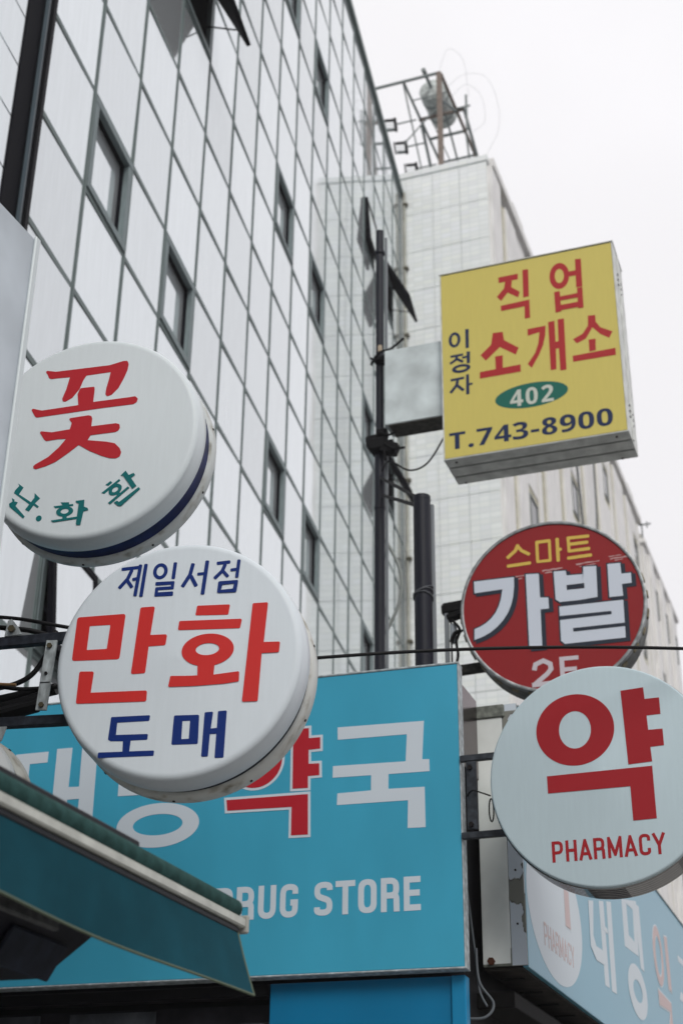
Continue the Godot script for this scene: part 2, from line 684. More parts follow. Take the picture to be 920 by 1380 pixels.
func curtain_window(g: Node3D, c: Vector3, open: float, glass: Material, frame_m: Material, black: Material) -> void:
	var w := MULLION - 0.058
	var h := STOREY - 0.05
	var f := 0.095
	var win := Node3D.new()
	win.name = numbered(g, "window")
	g.add_child(win)
	win.position = c
	var st := start()
	box(st, Vector3(0, h * 0.5 - f * 0.5, 0), Vector3(w, f, 0.07), 0.006)
	box(st, Vector3(0, -h * 0.5 + f * 0.5, 0), Vector3(w, f, 0.07), 0.006)
	box(st, Vector3(-w * 0.5 + f * 0.5, 0, -0.002), Vector3(f, h - 2 * f, 0.066), 0.004)
	box(st, Vector3(w * 0.5 - f * 0.5, 0, -0.002), Vector3(f, h - 2 * f, 0.066), 0.004)
	build(st, "frame", frame_m, win)
	var iw := w - 2 * f
	var ih := h - 2 * f
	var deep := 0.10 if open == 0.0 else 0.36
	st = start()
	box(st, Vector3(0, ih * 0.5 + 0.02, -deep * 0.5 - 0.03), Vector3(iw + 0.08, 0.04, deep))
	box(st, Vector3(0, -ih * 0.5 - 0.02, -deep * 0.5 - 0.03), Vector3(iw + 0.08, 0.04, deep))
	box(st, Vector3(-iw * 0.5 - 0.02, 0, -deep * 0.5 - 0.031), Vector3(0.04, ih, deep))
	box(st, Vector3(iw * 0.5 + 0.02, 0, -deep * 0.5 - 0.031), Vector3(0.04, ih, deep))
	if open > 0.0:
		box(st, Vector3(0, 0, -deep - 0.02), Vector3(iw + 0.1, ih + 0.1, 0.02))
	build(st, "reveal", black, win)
	if open == 0.0:
		slab_box("pane", glass, win, Vector3(0, 0, -0.085), Vector3(iw, ih, 0.012))
		return
	# a sash hinged along its top edge and pushed out at the bottom
	var b := Basis(Vector3.RIGHT, -deg_to_rad(open))
	var hinge := Vector3(0, h * 0.5 - 0.03, 0.06)
	var at := func(x: float, y: float, z: float) -> Vector3: return hinge + b * Vector3(x, y, z)
	var sash := Node3D.new()
	st = start()
	var sw := w - 0.02
	var sh := h - 0.05
	var bw := 0.085
	for q in [[0, -bw * 0.5, sw, bw], [0, -sh + bw * 0.5, sw, bw]]:
		box(st, at.call(q[0], q[1], 0), Vector3(q[2], q[3], 0.06), 0.005, b)
	for sx in [-1, 1]:
		box(st, at.call(sx * (sw * 0.5 - bw * 0.5), -sh * 0.5, 0), Vector3(bw, sh - bw * 2, 0.056), 0.005, b)
	if open > 10.0:
		box(st, at.call(0, -sh * 0.5, -0.026), Vector3(sw - 0.1, sh - 0.1, 0.01), 0.0, b)
	build(st, "sash", black, win)
	slab_box("sash_pane", glass, win, at.call(0, -sh * 0.5, 0.01), Vector3(sw - bw * 2 + 0.01, sh - bw * 2 + 0.01, 0.012), 0.0, b)
	for sx in [-1, 1]:
		st = start()
		tube(st, [Vector3(sx * (iw * 0.5 - 0.03), -0.1, -0.02), at.call(sx * (sw * 0.5 - 0.06), -sh * 0.72, -0.04)], 0.012, 6)
		build(st, "stay_arm", black, win)
	sash.free()


func build_neighbour_building() -> void:
	var g := thing("panel_clad_building", "grey panel clad building at the near end of the glass facade", "building", Vector3(-5.148, 0, 0.733), 98.1)
	slab_box("wall", mat("neighbour core", Color(0.3, 0.3, 0.31), 0.9), g, Vector3(4.2, 9.5, -3.1), Vector3(10.2, 19.0, 6.0))
	var m: Material = mats["mirror glass"]
	for r in range(8, 31):
		for k in 2:
			slab_box("cladding_panel", m, g, Vector3(8.78 - 1.2 * k, 0.115 + 0.6 * (r + 0.5), 0.015), Vector3(1.19, 0.588, 0.06), 0.006)


func tile_texture(grout: Color, tile: Color, spread: float, seed_: int) -> ImageTexture:
	var im := Image.create(512, 512, false, Image.FORMAT_RGB8)
	var r := RandomNumberGenerator.new()
	r.seed = seed_
	im.fill(grout)
	for j in 16:
		for i in 8:
			var v := 1.0 + r.randf_range(-spread, spread * 0.4)
			var c := Color(tile.r * v, tile.g * v, tile.b * v * (1.0 + r.randf_range(-0.01, 0.01)))
			im.fill_rect(Rect2i(i * 64 + 2, j * 32 + 2, 60, 28), c)
	return ImageTexture.create_from_image(im)


func build_white_building() -> void:
	var g := thing("white_tiled_building", "white tiled tower block with ribbed street side behind the yellow sign", "building", Vector3(-7.09, 0, -29.37))
	var tile := mat("white tile", Color(0.952, 0.966, 0.966), 0.35, 0.0, tile_texture(Color(0.89, 0.90, 0.90), Color(0.97, 0.97, 0.97), 0.03, 5), Vector3(0.5, 0.42, 0.5))
	var pale := mat("plain white tile", Color(0.955, 0.95, 0.945), 0.4, 0.0, noise_tex("rain streaks", 0.012, 0.84), Vector3(1.2, 0.12, 1.2))
	var beige := mat("beige tile", Color(0.80, 0.79, 0.72), 0.45, 0.0, tile_texture(Color(0.62, 0.61, 0.57), Color(0.96, 0.95, 0.9), 0.10, 8), Vector3(0.5, 0.42, 0.5))
	var joint := mat("joint mortar", Color(0.60, 0.62, 0.62), 0.8)
	var top := 27.72
	slab_box("wall", joint, g, Vector3(-4.56, 13.8, -11.0), Vector3(8.4, 27.5, 21.9))
	# tiled panels of the face towards the viewer, split by open joints
	var i := 0
	for r in range(0, 17):
		for k in 4:
			var w := 0.726 if k < 3 else 0.30
			var x := -0.726 * k - w * 0.5
			slab_box("tile_panel", tile, g, Vector3(x - 0.002, top - 0.25 - 1.21 * (r + 0.5), 0.0), Vector3(w - 0.008, 1.196, 0.1), 0.004)
	slab_box("coping", tile, g, Vector3(-4.3, top - 0.09, -0.07), Vector3(8.66, 0.2, 0.22), 0.02)
	slab_box("corner_strip", pale, g, Vector3(0.03, 13.7, -0.5), Vector3(0.16, 27.4, 0.92), 0.02)
	slab_box("coping", pale, g, Vector3(-0.02, top - 0.09, -11.1), Vector3(0.32, 0.3, 21.8), 0.02)
	# ribs along the street side with a recessed tiled strip between each two; the strips carry narrow windows
	var z := -0.98
	var bay := 0
	while z > -21.0:
		var rec := 0.66 if bay % 2 == 0 else 2.3
		var rib := 1.05 if bay % 2 == 0 else 1.75
		slab_box("recess_strip", beige, g, Vector3(-0.06, 13.65, z - rec * 0.5), Vector3(0.1, 27.2, rec))
		if bay % 2 == 1:
			for f in 6:
				var y := 18.72 + 3.48 * (f - 3)
				tower_window(g, Vector3(-0.01, y, z - 0.75), 0.8, 1.05)
				slab_box("spandrel", pale, g, Vector3(-0.02, y + 1.75, z - 0.75), Vector3(0.06, 1.9, 1.2), 0.01)
			slab_box("rib", pale, g, Vector3(-0.03, 13.65, z - 1.55), Vector3(0.16, 27.2, 0.36), 0.015)
		slab_box("rib", pale, g, Vector3(-0.03, 13.65, z - rec - rib * 0.5), Vector3(0.2, 27.2, rib), 0.015)
		z -= rec + rib
		bay += 1
	# brackets and a downpipe at the joint with the glass facade
	var pipe := thing("rain_downpipe", "slim pale downpipe on brackets in the corner between glass facade and white tiles", "downpipe", Vector3(-9.31, 0, -29.27))
	var st := start()
	tube(st, [Vector3(0, 0.1, 0), Vector3(0, 27.0, 0)], 0.032, 12)
	build(st, "pipe", mat("pale pipe", Color(0.82, 0.82, 0.77), 0.5, 0.0, grime(), Vector3(2, 0.3, 2)), pipe)
	for k in 7:
		slab_box("bracket", mat("stained bracket", Color(0.36, 0.35, 0.30), 0.7), pipe, Vector3(0.03, 26.6 - 2.05 * k, 0.0), Vector3(0.13, 0.08, 0.10), 0.01)
	var cable := thing("hanging_cable", "dark cable hanging down the ribbed side of the white tower", "cable", Vector3(-6.93, 0, -38.6))
	st = start()
	tube(st, curve([Vector3(0, 25.2, 0.5), Vector3(0.02, 23.0, 0.3), Vector3(0.02, 21.0, 0.0), Vector3(0.02, 19.6, 0.3), Vector3(0.02, 16, 0.35)]), 0.035, 6)
	tube(st, curve([Vector3(0.02, 20.9, 0.0), Vector3(0.04, 21.2, -1.2), Vector3(0.03, 22.6, -2.4), Vector3(0.03, 25.6, -2.6)]), 0.03, 6)
	build(st, "strand", mat("cable grey", Color(0.3, 0.32, 0.33), 0.7), cable)


func tower_window(g: Node3D, c: Vector3, w: float, h: float) -> void:
	var win := Node3D.new()
	win.name = numbered(g, "window")
	g.add_child(win)
	win.position = c
	var fm := mat("tower frame", Color(0.5, 0.52, 0.52), 0.5, 0.2)
	var st := start()
	box(st, Vector3(0, h * 0.5, 0), Vector3(0.08, 0.06, w + 0.06), 0.006)
	box(st, Vector3(0, -h * 0.5, 0.0), Vector3(0.08, 0.06, w + 0.06), 0.006)
	box(st, Vector3(0, 0, w * 0.5), Vector3(0.078, h - 0.06, 0.06), 0.006)
	box(st, Vector3(0, 0, -w * 0.5), Vector3(0.078, h - 0.06, 0.06), 0.006)
	build(st, "frame", fm, win)
	slab_box("pane", mat("dark glass", Color(0.10, 0.12, 0.14), 0.08, 0.0, null, Vector3.ONE, 0.6), win, Vector3(0.005, 0, 0), Vector3(0.02, h - 0.06, w - 0.06))


func build_far_building() -> void:
	var g := thing("far_pale_building", "pale building beyond the far end of the white tower", "building", Vector3(-6.95, 0, -51.0))
	var m: Material = mats["plain white tile"]
	slab_box("wall", m, g, Vector3(-4.0, 13.3, -4.2), Vector3(8.0, 26.6, 8.0), 0.03)
	for k in 3:
		slab_box("rib", m, g, Vector3(0.06, 13.2, -1.0 - 2.4 * k), Vector3(0.2, 26.3, 0.7), 0.02)
		for f in 6:
			tower_window(g, Vector3(0.02, 8.0 + 3.4 * f, -2.2 - 2.4 * k), 0.9, 1.1)
	slab_box("coping", m, g, Vector3(-4.0, 26.7, -4.2), Vector3(8.2, 0.22, 8.2), 0.03)
	var a := thing("rooftop_antenna", "small antenna at the roof edge of the far pale building", "antenna", Vector3(-6.95, 26.8, -51.3))
	var st := start()
	tube(st, [Vector3(0, 0, 0), Vector3(0, 0.7, 0)], 0.03, 6)
	build(st, "mast", mat("antenna grey", Color(0.4, 0.42, 0.43), 0.6), a)
	st = start()
	tube(st, [Vector3(-0.1, 0.65, 0), Vector3(0.35, 0.65, 0)], 0.03, 6)
	tube(st, [Vector3(0.2, 0.5, 0), Vector3(0.2, 0.75, 0)], 0.025, 6)
	build(st, "arm", mat("antenna grey"), a)


func build_shop_block() -> void:
	var g := thing("low_shop_block", "low rendered shop block that carries the awning and the round signs", "building", Vector3(-3.72, 0, 0))
	var m := mat("shop render", Color(0.55, 0.54, 0.52), 0.85, 0.0, grime(), Vector3(0.4, 0.4, 0.4))
	slab_box("wall", m, g, Vector3(-1.6, 2.1, 0.9), Vector3(3.2, 4.2, 12.2), 0.02)
	slab_box("coping", m, g, Vector3(-1.6, 4.26, 0.9), Vector3(3.3, 0.1, 12.3), 0.02)
	for k in 3:
		var d := Node3D.new()
		d.name = numbered(g, "shop_window")
		g.add_child(d)
		d.position = Vector3(0.03, 1.25, -2.6 + 2.4 * k)
		slab_box("frame", mat("shop frame", Color(0.35, 0.36, 0.37), 0.5, 0.5), d, Vector3.ZERO, Vector3(0.06, 2.3, 2.1), 0.01)
		slab_box("pane", mats["dark glass"], d, Vector3(0.034, 0, 0), Vector3(0.012, 2.1, 1.9))


func build_pharmacy() -> void:
	var g := thing("pharmacy_shop", "low corner shop building under the blue pharmacy signs", "building", Vector3(-2.1, 0, -7.4))
	var dark := mat("shop dark wall", Color(0.13, 0.13, 0.145), 0.7, 0.0, grime(), Vector3(0.6, 0.6, 0.6))
	slab_box("wall", dark, g, Vector3(-1.95, 2.18, -4.35), Vector3(3.9, 4.36, 8.5), 0.01)
	slab_box("roof_slab", mat("roof felt", Color(0.4, 0.41, 0.4), 0.9, 0.0, grime(), Vector3(0.5, 0.5, 0.5)), g, Vector3(-1.95, 4.39, -4.4), Vector3(3.86, 0.06, 8.3))
	# shopfront under the blue sign: dark glazing on the left, a blue header and pier on the right
	var f := Node3D.new()
	f.name = numbered(g, "shopfront")
	g.add_child(f)
	f.position = Vector3(0.074, 3.733, 0.179)
	f.rotation.y = deg_to_rad(3.0)
	var blue := mat("blue sheet", Color(0.06, 0.46, 0.64), 0.4, 0.0, noise_tex("panel fade", 0.006, 0.95), Vector3(0.8, 0.3, 0.8), 0.3)
	slab_box("blue_pier", blue, f, Vector3(-0.565, -2.2, -0.12), Vector3(0.95, 2.85, 0.06), 0.004)
	slab_box("pier_edge", mat("blue edge", Color(0.10, 0.50, 0.68), 0.4), f, Vector3(-0.05, -2.2, -0.11), Vector3(0.076, 2.85, 0.08), 0.006)
	slab_box("header_beam", mat("header black", Color(0.06, 0.06, 0.075), 0.6), f, Vector3(-2.4, -0.80, -0.16), Vector3(2.7, 0.06, 0.1), 0.006)
	for k in 3:
		slab_box("shop_pane", shop_glass(), f, Vector3(-1.52 - 0.9 * k, -2.3, -0.2), Vector3(0.84, 2.7, 0.012))
		slab_box("glazing_bar", mat("bar grey", Color(0.2, 0.2, 0.21), 0.5, 0.4), f, Vector3(-1.07 - 0.9 * k, -2.3, -0.19), Vector3(0.05, 2.7, 0.05), 0.005)
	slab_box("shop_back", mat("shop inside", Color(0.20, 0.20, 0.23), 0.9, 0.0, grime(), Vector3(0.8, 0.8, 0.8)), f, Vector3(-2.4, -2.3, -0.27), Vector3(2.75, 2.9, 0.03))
	for k in 2:  # grey boards added behind the glass to stand for its pale reflections
		slab_box("reflection_board", mat("reflection grey", Color(0.36, 0.38, 0.41), 0.8, 0.0, grime(), Vector3(1, 1, 1)), f, Vector3(-1.98 - 0.78 * k, -1.24, -0.236), Vector3(0.5 + 0.2 * k, 0.75, 0.01))
	# stainless flashing behind the right edge of the sign
	slab_box("steel_flashing", mat("steel", Color(0.34, 0.27, 0.28), 0.22, 1.0, streaks(), Vector3(4, 0.5, 4)), g, Vector3(0.045, 4.28, -0.075), Vector3(0.03, 0.46, 0.36), 0.004)  # dull red in the colour paints in a reflection of the red sign
	slab_box("soffit", mat("soffit", Color(0.07, 0.065, 0.065), 0.8, 0.0, grime(), Vector3(0.9, 0.9, 0.9)), g, Vector3(0.10, 2.9, -4.2), Vector3(0.2, 0.08, 7.8), 0.005)


func lens_pane(fl: Node3D) -> void:
	var m := mat("lamp lens", Color(0.9, 0.95, 0.95, 0.15), 0.05)
	m.transparency = BaseMaterial3D.TRANSPARENCY_ALPHA
	slab_box("lens", m, fl, Vector3(0, -0.08, 0), Vector3(0.25, 0.006, 0.36))


func shop_glass() -> StandardMaterial3D:
	var m := mat("shop glass", Color(0.6, 0.65, 0.7, 0.25), 0.03, 0.0, null, Vector3.ONE, 0.5)
	m.transparency = BaseMaterial3D.TRANSPARENCY_ALPHA
	return m


func build_rooftop() -> void:
	var rust := mat("rusty steel", Color(0.66, 0.60, 0.56), 0.8, 0.0, noise_tex("rust", 0.03, 0.55), Vector3(1, 1, 1))
	var greysteel := mat("grey steel", Color(0.52, 0.55, 0.55), 0.7)
	var h := 31.5
	var fr := thing("rooftop_steel_frame", "rusty steel frame standing on the roof of the white tiled tower", "steel frame", Vector3(-9.0, 27.6, -30.2))
	var at := func(x: float, y: float, z: float) -> Vector3: return Vector3(x + 9.0, y - 27.6, z + 30.2)
	for q in [[-8.46, -29.9], [-9.5, -33.55], [-8.4, -33.55]]:
		slab_box("post", rust, fr, at.call(q[0], (27.5 + h) * 0.5, q[1]), Vector3(0.13, h - 27.5, 0.13), 0.006)
	for q in [[-8.46, -29.9, -10.4, -29.9, 0.07], [-9.5, -29.9, -9.5, -33.5, 0.065], [-8.42, -29.97, -8.42, -33.5, 0.08], [-8.2, -31.52, -9.55, -31.52, 0.08], [-8.38, -32.4, -9.5, -32.4, 0.07], [-8.4, -33.5, -9.5, -33.5, 0.06]]:
		var a: Vector3 = at.call(q[0], h, q[1])
		var b: Vector3 = at.call(q[2], h - 0.001, q[3])
		var d := b - a
		slab_box("beam", rust if q[4] > 0.075 else greysteel, fr, (a + b) * 0.5, Vector3(q[4] if absf(d.z) > absf(d.x) else d.length(), q[4] * 0.9, d.length() if absf(d.z) > absf(d.x) else q[4]), 0.004)
	var st := start()
	for q in [[-8.46, 30.6, -29.95, -8.42, 31.4, -31.4], [-9.5, 29.4, -33.5, -9.5, 31.4, -31.6], [-8.4, 29.0, -33.5, -9.5, 31.3, -33.5], [-8.2, 31.5, -31.5, -8.15, 30.4, -33.2]]:
		tube(st, [at.call(q[0], q[1], q[2]), at.call(q[3], q[4], q[5])], 0.045, 6)
	build(st, "brace", greysteel, fr)
	for q in [[-8.46, 30.4, -29.95, -9.5, 29.3, -29.95, 0.02], [-9.5, 31.5, -30.7, -8.44, 31.5, -30.7, 0.02], [-9.52, 31.5, -29.95, -9.52, 27.7, -33.5, 0.022], [-8.4, 31.5, -32.4, -8.4, 28.6, -33.5, 0.03], [-9.2, 31.5, -31.5, -9.2, 31.5, -33.5, 0.018], [-8.75, 31.48, -31.5, -8.75, 30.2, -33.5, 0.03]]:
		st = start()
		tube(st, [at.call(q[0], q[1], q[2]), at.call(q[3], q[4], q[5])], q[6], 6)
		build(st, "lattice_bar", greysteel, fr)
	st = start()
	tube(st, [at.call(-8.1, 31.9, -31.4), at.call(-8.1, 30.6, -31.4)], 0.035, 6)
	tube(st, [at.call(-8.5, 31.52, -31.45), at.call(-8.0, 31.52, -31.45)], 0.03, 6)
	build(st, "bracket", greysteel, fr)
	# the tank that lies on the frame
	var tk := thing("rooftop_tank", "grey green cylindrical tank lying on the rooftop steel frame", "tank", Vector3(-8.97, 31.94, -31.55))
	st = start()
	var prof := []
	for k in 7: prof.append(Vector2(0.38 * sin(k * PI / 12.0), 0.72 - 0.10 * (1.0 - cos(k * PI / 12.0))))
	for k in 7: prof.append(Vector2(0.38 * cos(k * PI / 12.0), -0.62 - 0.10 * sin(k * PI / 12.0)))
	lathe(st, prof, 32)
	build(st, "drum", mat("tank paint", Color(0.90, 0.93, 0.92), 0.6, 0.0, grime(), Vector3(1, 1, 1)), tk)
	st = start()
	tube(st, [Vector3(0.0, 0.02, 0.70), Vector3(0.0, 0.02, 1.38)], 0.05, 10)
	tube(st, [Vector3(0.0, 0.02, 1.26), Vector3(0.0, 0.02, 1.46)], 0.066, 10)
	build(st, "spout", greysteel, tk)
	for k in 2:
		st = start()
		lathe(st, [Vector2(0.375, -0.04), Vector2(0.395, -0.04), Vector2(0.395, 0.04), Vector2(0.375, 0.04)], 32)
		build(st, "strap", greysteel, tk).position = Vector3(0, 0, 0.3 - 0.62 * k)
	# flood lights held out from the frame over the glass roof edge
	for k in 3:
		var names := ["floodlight nearest the top of the glass facade, square open black hood", "middle one of three square black floodlights on the roof edge", "floodlight lowest of the row, just above the white coping"]
		var fl := thing("floodlight", names[k], "floodlight", Vector3(-10.42, h, -31.45 - 1.02 * k), 12.0, "floodlights on rods by the rooftop frame")
		st = start()
		box(st, Vector3(-0.17, 0, 0), Vector3(0.04, 0.12, 0.46), 0.01)
		box(st, Vector3(0.17, 0, 0), Vector3(0.08, 0.16, 0.46), 0.01)
		box(st, Vector3(0, 0, 0.2), Vector3(0.26, 0.11, 0.04), 0.01)
		box(st, Vector3(0, 0, -0.2), Vector3(0.26, 0.11, 0.04), 0.01)
		build(st, "hood", mat("lamp black", Color(0.10, 0.11, 0.12), 0.6), fl)
		lens_pane(fl)
		st = start()
		tube(st, [Vector3(0.2, 0.0, 0.02), Vector3(0.78, 0.03, 0.1)], 0.025, 6)
		if k == 0: tube(st, [Vector3(-0.2, 0, 0.06), Vector3(-0.62, 0.0, 0.14)], 0.03, 6)
		build(st, "rod", greysteel, fl)
	var wl := thing("loose_wire_loops", "thin wire loops curling out from the rooftop frame against the sky", "wire", Vector3(-8.3, h, -31.0))
	st = start()
	tube(st, curve([Vector3(-0.1, 0.1, 0.4), Vector3(0.4, 0.3, 0.5), Vector3(0.9, 0.5, 0.0), Vector3(1.0, 0.3, -0.9), Vector3(0.8, 0.0, -1.7), Vector3(0.3, -0.6, -2.0)]), 0.0035, 5)
	tube(st, curve([Vector3(-0.1, 0.1, 0.0), Vector3(0.3, 0.5, -0.1), Vector3(0.6, 0.4, -0.6), Vector3(0.5, 0.1, -1.3), Vector3(0.1, 0.0, -1.5)]), 0.0035, 5)
	tube(st, curve([Vector3(-0.2, 0.3, 0.9), Vector3(0.1, 0.9, 1.0), Vector3(0.4, 0.8, 0.5), Vector3(0.3, 0.2, -0.3)]), 0.0035, 5)
	build(st, "strand", mat("wire grey", Color(0.62, 0.63, 0.64), 0.7), wl)


# ---------------------------------------------------------------- signs
func disc_body(o: Node3D, r: float, shell: Material, band: Material, back: Material, band_from := 0.13, band_to := 0.168, inset := 0.005) -> void:
	# a lit sign drum: pressed front shell with a rounded lip, a recessed band, a wider back shell
	var st := start()
	var prof := [Vector2(0.0, 0.0), Vector2(r - 0.027, 0.0)]
	for k in range(1, 7):
		var a := k * PI / 13.0
		prof.append(Vector2(r - 0.027 + 0.027 * sin(a), -0.022 + 0.022 * cos(a)))
	prof.append_array([Vector2(r, -0.022), Vector2(r - 0.003, -0.026), Vector2(r - 0.001, -0.030), Vector2(r + 0.003, -0.045), Vector2(r + 0.007, -0.07), Vector2(r + 0.008, -band_from + 0.012), Vector2(r + 0.003, -band_from + 0.003), Vector2(r - inset, -band_from)])
	lathe(st, prof, 128)
	build(st, "front_shell", shell, o)
	st = start()
	lathe(st, [Vector2(r - inset - 0.003, -band_from + 0.006), Vector2(r - inset, -band_from + 0.004), Vector2(r - inset, -band_to - 0.004), Vector2(r - inset - 0.004, -band_to - 0.006)], 128)
	build(st, "band", band, o)
	st = start()
	lathe(st, [Vector2(r - inset, -band_to), Vector2(r + 0.002, -band_to - 0.003), Vector2(r + 0.010, -band_to - 0.012), Vector2(r + 0.012, -0.25), Vector2(r - 0.002, -0.274), Vector2(r - 0.02, -0.282), Vector2(0.0, -0.282)], 128)
	build(st, "back_shell", back, o)
	for k in 10:
		var a := TAU * (k + 0.35) / 10.0
		bolt(o, Vector3(cos(a) * (r + 0.010), sin(a) * (r + 0.010), -0.225), Vector3(cos(a), sin(a), 0), 0.0055, mat("bolt dark", Color(0.16, 0.15, 0.15), 0.4, 0.7), "rim_screw")


func drum_plastic(key: String, c: Color) -> StandardMaterial3D:
	var m := mat(key, c, 0.38, 0.0, noise_tex("plastic streaks", 0.02, 0.982), Vector3(4, 0.35, 4))
	return m


func dirty_plastic(key: String, c: Color) -> StandardMaterial3D:
	var m := mat(key, c, 0.5, 0.0, stain_tex(), Vector3(0.9, 0.9, 0.9))
	return m


func build_comic_sign() -> void:
	var s := thing("round_sign", "round white sign for a comic book wholesaler with large red Korean letters", "sign", Vector3(-2.375, 3.666, -4.626), 10.0)
	disc_body(s, 0.473, drum_plastic("comic white", Color(0.84, 0.87, 0.895)), mat("comic band", Color(0.12, 0.16, 0.22), 0.5, 0.0, grime(), Vector3(3, 3, 3)), dirty_plastic("comic back", Color(0.82, 0.83, 0.82)))
	var blue := mat("comic blue", Color(0.035, 0.165, 0.44), 0.45)
	var red := mat("comic red", Color(0.80, 0.19, 0.18), 0.4, 0.0, noise_tex("plastic streaks", 0.02, 0.982), Vector3(4, 0.35, 4))
	glyph(s, "letter", [["S", [-247, 378, -177, 382], 14], ["S", [-204, 374, -219, 336, -251, 297], 14], ["S", [-225, 336, -198, 297], 14], ["S", [-200, 331, -178, 334], 13], ["S", [-171, 393, -184, 260], 14], ["S", [-149, 394, -160, 256], 14]], blue, 0.001, 4)
	glyph(s, "letter", [["R", [-90, 359, 29, 34, -90, 359, 15, 20]], ["S", [-32, 393, -37, 322], 14], ["P", [-106, 314, -30, 313, -32, 279, -93, 279, -94, 270, -33, 270, -33, 252, -107, 253, -105, 292, -44, 292, -44, 299, -106, 299]]], blue, 0.001, 4)
	glyph(s, "letter", [["S", [39, 384, 29, 335, 1, 286], 15], ["S", [32, 332, 57, 285], 15], ["S", [58, 336, 93, 337], 12], ["S", [95, 391, 83, 249], 15]], blue, 0.001, 4)
	glyph(s, "letter", [["S", [132, 376, 186, 379], 14], ["S", [167, 372, 156, 343, 126, 312], 14], ["S", [158, 343, 180, 316], 13], ["S", [188, 344, 216, 346], 12], ["S", [220, 386, 214, 310], 13], ["F", [143, 299, 221, 300, 215, 249, 140, 251], [159, 284, 205, 286, 201, 265, 155, 263]]], blue, 0.001, 4)
	glyph(s, "letter", [["F", [-407, 186, -215, 189, -225, 4, -412, 8], [-354, 147, -272, 147, -278, 49, -357, 49]], ["P", [-158, 211, -101, 212, -111, 95, -45, 94, -49, 50, -114, 49, -120, -58, -175, -59]], ["P", [-377, -37, -320, -40, -325, -124, -107, -127, -107, -170, -379, -165]]], red, 0.001, 7)
	glyph(s, "letter", [["P", [65, 204, 193, 201, 188, 159, 60, 164]], ["P", [-1, 145, 242, 139, 236, 101, -4, 108]], ["R", [116, 21, 100, 65, 115, 24, 45, 24]], ["P", [80, -27, 146, -29, 143, -87, 83, -89]], ["P", [-21, -75, 33, -78, 136, -80, 241, -71, 241, -111, 183, -117, 70, -120, -27, -118]], ["P", [281, 199, 340, 199, 329, 39, 391, 37, 388, -5, 323, -5, 315, -192, 256, -191]]], red, 0.001, 5)
	glyph(s, "letter", [["P", [-237, -224, -88, -224, -90, -246, -212, -247, -213, -294, -91, -296, -92, -318, -155, -318, -157, -359, -63, -360, -64, -380, -276, -379, -275, -358, -183, -359, -184, -319, -232, -317, -242, -310]]], blue, 0.001, 4)
	glyph(s, "letter", [["F", [3, -230, 98, -232, 99, -343, 0, -342], [36, -253, 65, -253, 64, -322, 36, -322]], ["P", [118, -224, 150, -223, 144, -287, 167, -286, 168, -222, 201, -221, 197, -399, 164, -399, 166, -308, 142, -308, 139, -392, 114, -392]]], blue, 0.001, 4)


